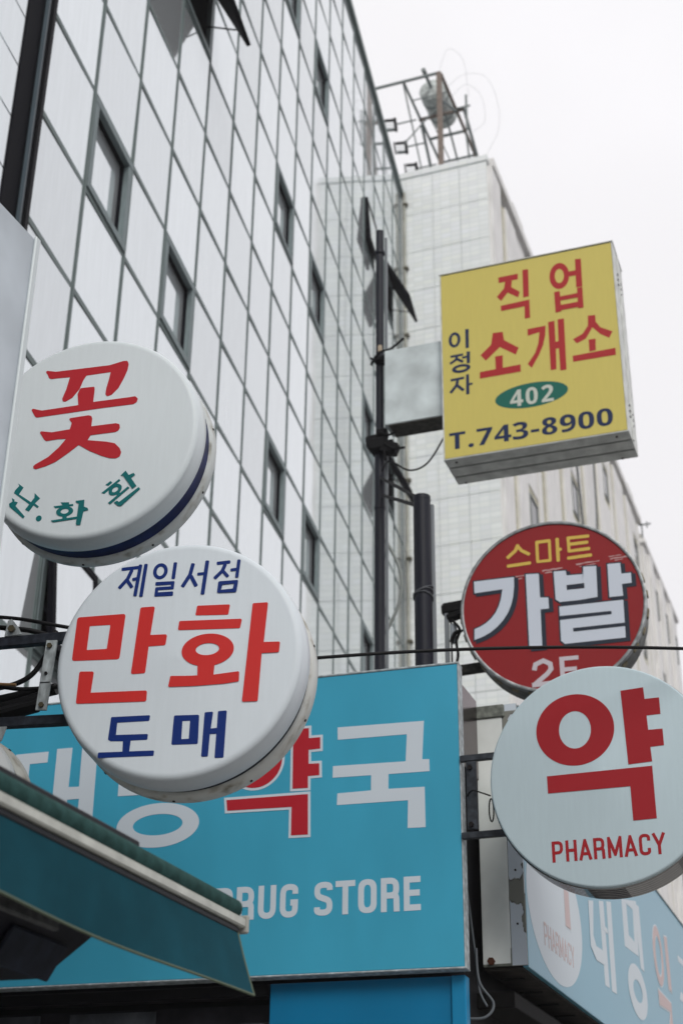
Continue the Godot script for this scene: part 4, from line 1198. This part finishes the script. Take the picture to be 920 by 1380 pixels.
func build_poles() -> void:
	var paint := mat("pole paint", Color(0.10, 0.11, 0.16), 0.5, 0.0, streaks(), Vector3(3, 0.3, 3), 0.35)
	var dark := mat("clamp black", Color(0.05, 0.05, 0.06), 0.7)
	var p := thing("sign_pole", "tall thin dark pole that carries the yellow sign", "pole", Vector3(-4.035, 4.42, -11.83))
	var st := start()
	tube(st, [Vector3(0, 0, 0), Vector3(0, 4.30, 0)], 0.050, 20)
	build(st, "lower_tube", paint, p)
	st = start()
	tube(st, [Vector3(0, 4.29, 0), Vector3(0, 7.0, 0)], 0.040, 20)
	build(st, "upper_tube", paint, p)
	for y in [1.55, 3.72, 6.72]:
		st = start()
		lathe(st, [Vector2(0.045, -0.02), Vector2(0.054, -0.015), Vector2(0.054, 0.015), Vector2(0.045, 0.02)], 24)
		var c := build(st, "collar", paint, p)
		c.rotation.x = PI / 2
		c.position.y = y
	slab_box("conduit", mat("conduit pale", Color(0.52, 0.54, 0.56), 0.5), p, Vector3(0.05, 3.5, -0.06), Vector3(0.025, 6.9, 0.025), 0.004)
	st = start()
	tube(st, [Vector3(-0.05, 2.0, 0.03), Vector3(-0.07, 1.0, 0.02), Vector3(-0.055, 0.1, 0.03)], 0.014, 8)
	build(st, "cable", dark, p)
	# clamps with their bands, wire ends and bolts
	for q in [[5.36, 0.7], [4.37, 1.25]]:
		var cl := thing("pole_clamp", "small tangled black clamp at the top of the pale spacer box" if q[1] < 1 else "bulky black clamp under the pale spacer box", "clamp", Vector3(-4.0, 4.42 + q[0], -11.80), 0.0, "clamps on the sign pole")
		st = start()
		box(st, Vector3(-0.02, 0, 0.0), Vector3(0.15 * q[1], 0.10 * q[1], 0.15 * q[1]), 0.012)
		box(st, Vector3(0.06, -0.02, 0.03), Vector3(0.12 * q[1], 0.06 * q[1], 0.08), 0.01, Basis(Vector3.BACK, 0.3))
		if q[1] > 1:
			box(st, Vector3(-0.09, 0.05, 0.02), Vector3(0.12, 0.13, 0.1), 0.012, Basis(Vector3.BACK, 0.12))
			box(st, Vector3(0.09, -0.06, 0.04), Vector3(0.17, 0.12, 0.1), 0.012, Basis(Vector3.BACK, -0.35))
			box(st, Vector3(0.0, 0.14, 0.0), Vector3(0.11, 0.1, 0.11), 0.02)
		build(st, "jaw", dark, cl)
		st = start()
		if q[1] < 1:
			tube(st, curve([Vector3(-0.1, -0.07, 0.06), Vector3(0.0, 0.03, 0.1), Vector3(0.12, 0.07, 0.08), Vector3(0.26, 0.15, 0.1)]), 0.013, 6)
			tube(st, curve([Vector3(-0.09, 0.0, 0.08), Vector3(-0.02, -0.06, 0.12), Vector3(0.08, 0.0, 0.1)]), 0.012, 6)
		else:
			tube(st, curve([Vector3(0.05, -0.02, 0.1), Vector3(0.14, -0.1, 0.1), Vector3(0.26, -0.11, 0.1)]), 0.012, 6)
			tube(st, curve([Vector3(0.0, 0.12, 0.08), Vector3(0.09, 0.06, 0.1), Vector3(0.16, 0.09, 0.08)]), 0.012, 6)
			tube(st, curve([Vector3(0.05, -0.1, 0.08), Vector3(0.06, -0.2, 0.08)]), 0.012, 6)
		build(st, "tie_wire", dark, cl)
	slab_box("rust_patch", mat("rust orange", Color(0.55, 0.30, 0.20), 0.8), get_node("pole_clamp"), Vector3(0.1, -0.06, 0.1), Vector3(0.03, 0.05, 0.02), 0.006)
	slab_box("cream_tab", mat("cream", Color(0.72, 0.66, 0.58), 0.7), get_node("pole_clamp"), Vector3(0.0, 0.1, 0.07), Vector3(0.04, 0.08, 0.03), 0.008)
	# short thick pole of the red sign
	var k := thing("sign_pole", "short thick dark pole that carries the round red sign", "pole", Vector3(-2.925, 4.42, -9.563))
	st = start()
	tube(st, [Vector3(0, 0, 0), Vector3(0, 2.50, 0)], 0.066, 24)
	build(st, "tube", paint, k)
	st = start()
	lathe(st, [Vector2(0.0, 0.02), Vector2(0.04, 0.018), Vector2(0.066, 0.006), Vector2(0.068, -0.03), Vector2(0.064, -0.03)], 24)
	var cap := build(st, "cap", paint, k)
	cap.rotation.x = -PI / 2
	cap.position.y = 2.50
	slab_box("conduit", mat("conduit pale"), k, Vector3(0.065, 1.25, -0.05), Vector3(0.03, 2.4, 0.03), 0.004)
	st = start()
	for j in 3:
		var ring := []
		for i in 13: ring.append(Vector3(cos(TAU * i / 12.0) * 0.072, 1.66 + 0.03 * sin(TAU * i / 12.0 + j) + 0.03 * j, sin(TAU * i / 12.0) * 0.072))
		tube(st, ring, 0.006, 5)
	build(st, "tape", mat("tape grey", Color(0.34, 0.35, 0.37), 0.5), k)
	# the stays between both poles
	var sy := thing("pole_stay", "two thin dark stay rods from the tall pole to the short pole", "stay rod")
	st = start()
	tube(st, [Vector3(-4.0, 8.43, -11.78), Vector3(-2.95, 6.93, -9.6)], 0.016, 8)
	build(st, "rod", dark, sy)
	st = start()
	tube(st, [Vector3(-3.98, 8.24, -11.78), Vector3(-2.98, 6.88, -9.6)], 0.016, 8)
	build(st, "rod", dark, sy)
	# bracket of the red sign
	var b := thing("sign_bracket", "rotting black bracket between the short pole and the round red sign", "sign bracket", Vector3(-2.86, 5.9, -9.93))
	slab_box("upper_arm", mat("bracket black", Color(0.10, 0.10, 0.105), 0.8, 0.0, grime(), Vector3(4, 4, 4)), b, Vector3(0.14, 0.235, 0.0), Vector3(0.34, 0.10, 0.09), 0.02, Basis(Vector3.BACK, 0.05))
	slab_box("upper_arm", mat("bracket black"), b, Vector3(0.10, 0.175, 0.01), Vector3(0.2, 0.07, 0.07), 0.02, Basis(Vector3.BACK, 0.25))
	slab_box("lower_arm", mat("bracket lower", Color(0.28, 0.28, 0.27), 0.7, 0.0, grime(), Vector3(3, 3, 3)), b, Vector3(0.16, -0.27, 0.0), Vector3(0.46, 0.07, 0.06), 0.006, Basis(Vector3.BACK, 0.03))
	slab_box("strip", mat("conduit pale"), b, Vector3(0.01, 0.0, 0.02), Vector3(0.032, 0.42, 0.03), 0.004)
	slab_box("strip", dark, b, Vector3(0.038, 0.0, 0.0), Vector3(0.01, 0.5, 0.02), 0.002)
	slab_box("ballast", mat("ballast white", Color(0.66, 0.69, 0.72), 0.5), b, Vector3(0.06, 0.02, 0.02), Vector3(0.05, 0.16, 0.05), 0.015)
	st = start()
	tube(st, curve([Vector3(0.06, 0.12, 0.05), Vector3(0.12, 0.03, 0.06), Vector3(0.09, -0.06, 0.05), Vector3(0.10, -0.16, 0.05), Vector3(0.09, -0.22, 0.05)]), 0.011, 6)
	tube(st, curve([Vector3(0.10, 0.0, 0.06), Vector3(0.17, 0.04, 0.06), Vector3(0.22, 0.12, 0.06), Vector3(0.26, 0.15, 0.05)]), 0.009, 6)
	tube(st, curve([Vector3(0.05, -0.06, 0.05), Vector3(0.08, 0.0, 0.06), Vector3(0.13, 0.02, 0.06)]), 0.016, 6)
	build(st, "wire", dark, b)


func build_left_things() -> void:
	# tall pale box sign, only its side in view
	var s := thing("box_sign", "tall pale grey box sign standing out beside the flower sign", "sign", Vector3(-2.53, 3.4, -3.63), -2.0)
	slab_box("casing", mat("pale casing", Color(0.82, 0.855, 0.89), 0.42, 0.0, soft(), Vector3(0.4, 0.4, 0.4)), s, Vector3(-0.36, 0.745, 0.24), Vector3(0.72, 1.53, 0.48), 0.012)
	slab_box("edge_strip", mat("pale edge", Color(0.80, 0.83, 0.84), 0.35, 0.1), s, Vector3(0.004, 0.745, 0.012), Vector3(0.012, 1.53, 0.03), 0.004)
	slab_box("letter_stroke", mat("pale letter", Color(0.50, 0.55, 0.56), 0.5), s, Vector3(0.001, 1.25, 0.42), Vector3(0.004, 0.4, 0.07))
	slab_box("arm", mat("painted iron"), s, Vector3(-0.95, 0.3, 0.24), Vector3(0.6, 0.05, 0.05), 0.004)
	slab_box("arm", mat("painted iron"), s, Vector3(-0.95, 1.1, 0.24), Vector3(0.6, 0.05, 0.05), 0.004)
	# bracket of the comic book sign
	var b := thing("sign_bracket", "angle iron bracket with a bolted white plate behind the comic book sign", "sign bracket", Vector3(-2.375, 3.666, -4.626), 10.0)
	var iron := mat("angle iron", Color(0.24, 0.26, 0.30), 0.5, 0.4, grime(), Vector3(4, 4, 4))
	slab_box("arm", iron, b, Vector3(-0.91, 0.172, -0.18), Vector3(1.0, 0.042, 0.035), 0.003, Basis(Vector3.BACK, 0.03))
	slab_box("arm", iron, b, Vector3(-0.93, -0.160, -0.18), Vector3(1.0, 0.04, 0.035), 0.003)
	slab_box("plate", mat("plate white", Color(0.80, 0.83, 0.84), 0.5, 0.2, grime(), Vector3(5, 2, 5)), b, Vector3(-0.570, 0.02, -0.155), Vector3(0.046, 0.29, 0.01), 0.002, Basis(Vector3.BACK, -0.05))
	slab_box("plate_seam", mat("bolt dark"), b, Vector3(-0.572, -0.012, -0.149), Vector3(0.04, 0.003, 0.003))
	for y in [0.14, -0.105]: bolt(b, Vector3(-0.568 - 0.03 * (0.14 - y), y, -0.15), Vector3.BACK, 0.011, mat("brass bolt", Color(0.36, 0.33, 0.26), 0.5, 0.6))
	bolt(b, Vector3(-0.571, 0.025, -0.15), Vector3.BACK, 0.007, mat("bolt dark"))
	var st := start()
	flat(st, PackedVector2Array([Vector2(-0.765, 0.195), Vector2(-0.695, 0.2), Vector2(-0.712, 0.232), Vector2(-0.742, 0.268), Vector2(-0.758, 0.262)]), -0.155, 0.008)
	build(st, "gusset", mat("plate white"), b)
	bolt(b, Vector3(-0.735, 0.222, -0.153), Vector3.BACK, 0.015, mat("brass bolt"))
	st = start()
	flat(st, PackedVector2Array([Vector2(-0.79, -0.182), Vector2(-0.71, -0.182), Vector2(-0.725, -0.235), Vector2(-0.75, -0.262), Vector2(-0.79, -0.26)]), -0.155, 0.008)
	build(st, "gusset", mat("plate white"), b)
	bolt(b, Vector3(-0.752, -0.215, -0.153), Vector3.BACK, 0.012, mat("bolt dark"))
	bolt(b, Vector3(-0.748, -0.244, -0.153), Vector3.BACK, 0.009, mat("bolt dark"))
	# arms of the flower sign towards the wall
	var fb := thing("sign_bracket", "iron arms that hold the flower sign", "sign bracket", Vector3(-3.0, 4.863, -4.847), 9.0)
	slab_box("arm", iron, fb, Vector3(-0.5, -0.25, -0.2), Vector3(0.6, 0.04, 0.035), 0.003)
	slab_box("post", iron, fb, Vector3(-0.78, -0.62, -0.2), Vector3(0.05, 0.9, 0.05), 0.003)
	# bundle of black cables and ballasts behind the bracket
	var c := thing("cable_bundle", "thick bundle of black cables tied below the iron bracket", "cable", Vector3(-3.1, 3.6, -4.72), 10.0)
	var rub := mat("rubber black", Color(0.055, 0.055, 0.065), 0.5)
	st = start()
	tube(st, curve([Vector3(-0.5, -0.10, -0.04), Vector3(-0.2, -0.05, -0.02), Vector3(0.02, -0.01, 0.0), Vector3(0.09, 0.01, 0.0)]), 0.034, 12)
	build(st, "cable", rub, c)
	st = start()
	tube(st, curve([Vector3(-0.5, 0.0, -0.05), Vector3(-0.2, 0.02, -0.05), Vector3(0.0, 0.04, -0.03), Vector3(0.14, 0.06, -0.02)]), 0.024, 12)
	build(st, "cable", rub, c)
	st = start()
	tube(st, curve([Vector3(-0.5, 0.04, 0.0), Vector3(-0.15, 0.075, -0.03), Vector3(0.0, 0.11, -0.03), Vector3(0.06, 0.2, -0.05), Vector3(0.08, 0.34, -0.1)]), 0.011, 8)
	build(st, "cable", rub, c)
	st = start()
	tube(st, curve([Vector3(-0.5, 0.08, 0.02), Vector3(-0.12, 0.065, 0.03), Vector3(0.02, 0.05, 0.02), Vector3(0.17, 0.06, 0.0)]), 0.009, 8)
	build(st, "cable", rub, c)
	st = start()
	tube(st, [Vector3(-0.4, 0.082, 0.05), Vector3(-0.1, 0.068, 0.05), Vector3(0.0, 0.058, 0.05)], 0.006, 8)
	build(st, "brown_wire", mat("wire brown", Color(0.52, 0.40, 0.27), 0.5), c)
	st = start()
	box(st, Vector3(-0.1, -0.06, 0.02), Vector3(0.42, 0.055, 0.06), 0.02, Basis(Vector3.BACK, 0.22))
	build(st, "ballast", rub, c)
	# rim of another round sign at the edge of the view
	var d := thing("round_sign", "weathered white rim of a small round sign just above the awning", "sign", Vector3(-3.02, 3.02, -4.06), 8.0)
	var r := 0.30
	disc_body(d, r, drum_plastic("small white", Color(0.72, 0.74, 0.74)), mat("comic band"), dirty_plastic("small back", Color(0.66, 0.67, 0.65)))


func build_awning() -> void:
	var a := thing("shop_awning", "green shop awning with a white front rail and hanging fabric valance", "awning", Vector3(-1.715, 2.484, -3.834))
	var green := mat("awning green", Color(0.095, 0.285, 0.335), 0.9, 0.0, noise_tex("canvas", 0.008, 0.88), Vector3(1.5, 1.5, 1.5), 0.2)
	var length := 5.6
	var st := start()
	box(st, Vector3(0.0, 0.0, length * 0.5), Vector3(0.03, 0.027, length), 0.005)
	build(st, "front_rail", mat("rail white", Color(0.80, 0.81, 0.78), 0.35, 0.1, soft(), Vector3(2, 2, 2)), a)
	slab_box("rail_cap", mat("rail cap", Color(0.62, 0.62, 0.60), 0.5), a, Vector3(0.002, -0.002, -0.006), Vector3(0.036, 0.05, 0.014), 0.004)
	st = start()
	tube(st, [Vector3(-0.012, 0.034, 0.03), Vector3(-0.012, 0.034, length)], 0.028, 14)
	build(st, "fabric_roll", mat("faded canvas", Color(0.22, 0.35, 0.34), 0.9, 0.0, noise_tex("canvas wear", 0.02, 0.7), Vector3(2, 2, 2), 0.2), a)
	slab_box("dark_channel", mat("channel black", Color(0.12, 0.13, 0.15), 0.5, 0.3), a, Vector3(-0.06, 0.085, length * 0.5 + 0.36), Vector3(0.03, 0.025, length - 0.36), 0.004)
	slab_box("under_channel", mat("channel black"), a, Vector3(-0.004, -0.024, length * 0.5), Vector3(0.022, 0.016, length - 0.05), 0.003)
	# sloping canopy up to the wall
	st = start()
	var n := 24
	for i in n:
		for j in 8:
			var p := []
			var nn := []
			for q in [[i, j], [i + 1, j], [i + 1, j + 1], [i, j + 1]]:
				var z: float = length * q[0] / n
				var t: float = q[1] / 8.0
				p.append(Vector3(-0.03 - 1.95 * t, 0.05 + 0.62 * t - 0.05 * sin(PI * t), z))
				nn.append(Vector3(0.3, 0.95, 0))
			quad_n(st, p, nn)
	build(st, "canopy", green, a)
	# valance: hangs from the rail, rippling a little, and swings out at its free end
	st = start()
	var nz := 70
	var ny := 10
	var pos := func(i: int, j: int) -> Vector3:
		var z := length * i / float(nz)
		var t := j / float(ny)
		var e := exp(-z / 0.5)
		var drop := 0.163 + 0.005 * sin(z * 3.1) + 0.012 * e
		return Vector3(0.004 + t * (0.012 * sin(z * 5.0 + 0.6) * t + 0.008 + 0.05 * e), -0.028 - drop * t, z + 0.03 + 0.05 * t * e - 0.03 * t * e)
	for i in nz:
		for j in ny:
			var p := [pos.call(i, j), pos.call(i + 1, j), pos.call(i + 1, j + 1), pos.call(i, j + 1)]
			var nn := []
			for q in [[i, j], [i + 1, j], [i + 1, j + 1], [i, j + 1]]:
				var du: Vector3 = pos.call(q[0] + 1, q[1]) - pos.call(q[0] - 1, q[1])
				var dv: Vector3 = pos.call(q[0], q[1] + 1) - pos.call(q[0], q[1] - 1)
				var nv := du.cross(dv).normalized()
				nn.append(nv if nv.x > 0 else -nv)
			quad_n(st, p, nn)
	build(st, "valance", green, a)
	st = start()
	var hem := []
	for i in nz + 1: hem.append(pos.call(i, ny))
	tube(st, hem, 0.0035, 6)
	build(st, "hem", mat("hem tan", Color(0.36, 0.40, 0.34), 0.8), a)
	st = start()
	var edge := []
	for j in ny + 1: edge.append(pos.call(0, j))
	tube(st, edge, 0.003, 6)
	build(st, "hem", mat("hem tan"), a)
	for k in 3:
		st = start()
		tube(st, [Vector3(-0.03, 0.02, 0.5 + 1.6 * k), Vector3(-1.9, 0.15, 0.7 + 1.6 * k)], 0.018, 8)
		build(st, "folding_arm", mat("arm grey", Color(0.22, 0.22, 0.23), 0.5, 0.5), a)
	# dark hood and lamp hanging under the awning
	var h := thing("hanging_hood", "dark plastic covered hood hanging under the green awning", "hood", Vector3(-2.1, 2.38, -3.2))
	st = start()
	var q0 := [Vector3(-0.5, 0.10, -0.35), Vector3(0.22, 0.10, -0.30), Vector3(0.22, 0.10, 0.5), Vector3(-0.5, 0.10, 0.5)]
	var q1 := [Vector3(-0.4, -0.10, -0.18), Vector3(0.06, -0.11, -0.15), Vector3(0.06, -0.10, 0.45), Vector3(-0.4, -0.10, 0.45)]
	for i in 4:
		var j := (i + 1) % 4
		var nv: Vector3 = (q0[j] - q0[i]).cross(q1[i] - q0[i]).normalized()
		if nv.dot((q0[i] + q0[j]) * 0.5 - Vector3(-0.14, 0, 0.1)) < 0: nv = -nv
		quad(st, q0[i], q0[j], q1[j], q1[i], nv)
	quad(st, q1[0], q1[1], q1[2], q1[3], Vector3.DOWN)
	build(st, "hood_cover", mat("hood dark", Color(0.15, 0.155, 0.20), 0.5, 0.0, grime(), Vector3(2, 2, 2), 0.2), h)
	st = start()
	tube(st, curve([Vector3(0.0, 0.08, 0.0), Vector3(-0.02, -0.1, 0.02), Vector3(-0.05, -0.3, 0.0), Vector3(-0.02, -0.8, 0.02)]), 0.005, 6)
	tube(st, curve([Vector3(0.02, 0.08, 0.0), Vector3(0.0, -0.12, 0.0), Vector3(-0.02, -0.3, 0.02), Vector3(-0.06, -0.8, 0.02)]), 0.004, 6)
	build(st, "cord", mat("rubber black"), h)
	slab_box("batten", mat("batten pale", Color(0.42, 0.43, 0.44), 0.7, 0.0, grime(), Vector3(3, 3, 3)), h, Vector3(0.185, -0.01, 0.22), Vector3(0.02, 0.045, 0.42), 0.004)
	slab_box("torn_cover", mat("cover blue", Color(0.17, 0.20, 0.27), 0.7, 0.0, grime(), Vector3(2, 2, 2)), h, Vector3(0.10, -0.075, -0.02), Vector3(0.012, 0.10, 0.26), 0.004, Basis(Vector3.BACK, -0.55))
	slab_box("fixing_block", mat("rust brown", Color(0.20, 0.13, 0.10), 0.8), h, Vector3(0.36, 0.03, -0.62), Vector3(0.05, 0.03, 0.05), 0.004)


func build_wires() -> void:
	var black := mat("rubber black")
	var st := start()
	tube(st, sag(Vector3(-3.62, 4.02, -5.6), Vector3(-0.795, 4.396, -6.955), -0.08), 0.009, 8)
	tube(st, sag(Vector3(-0.795, 4.396, -6.955), Vector3(6.0, 5.4, -9.0), 0.02), 0.009, 8)
	tag(build(st, "overhead_wire", black), "black overhead wire that crosses in front of the round red sign", "wire")
	st = start()
	tube(st, curve([Vector3(-3.7, 3.99, -4.55), Vector3(-3.2, 3.956, -4.66), Vector3(-2.92, 3.896, -4.713), Vector3(-2.5, 3.85, -4.95)]), 0.008, 8)
	tag(build(st, "overhead_wire", black), "black wire running behind the comic book sign above its bracket", "wire")
	st = start()
	tube(st, curve([Vector3(-3.7, 3.98, -4.6), Vector3(-3.2, 3.925, -4.70), Vector3(-3.05, 3.90, -4.75), Vector3(-2.9, 3.83, -4.78)]), 0.011, 8)
	tag(build(st, "overhead_wire", black), "thicker black cable drooping onto the iron bracket at the left", "wire")
	st = start()
	tube(st, curve([Vector3(-3.99, 8.50, -11.76), Vector3(-3.857, 8.497, -11.60), Vector3(-3.654, 8.341, -11.56), Vector3(-3.473, 8.388, -11.56), Vector3(-3.31, 8.654, -11.58), Vector3(-3.28, 8.74, -11.6)]), 0.009, 8)
	tag(build(st, "power_lead", black), "thin dark lead looping from the tall pole to the yellow sign", "wire")
	st = start()
	var pts := []
	for i in 11: pts.append(Vector3(-4.02 + 0.16 * sin(PI * i / 10.0), 7.85 - 0.95 * i / 10.0, -11.95))
	tube(st, pts, 0.016, 8)
	tag(build(st, "hose_loop", mat("hose pale", Color(0.55, 0.57, 0.56), 0.6)), "pale hose loop hanging between the tall pole and the short pole", "hose")
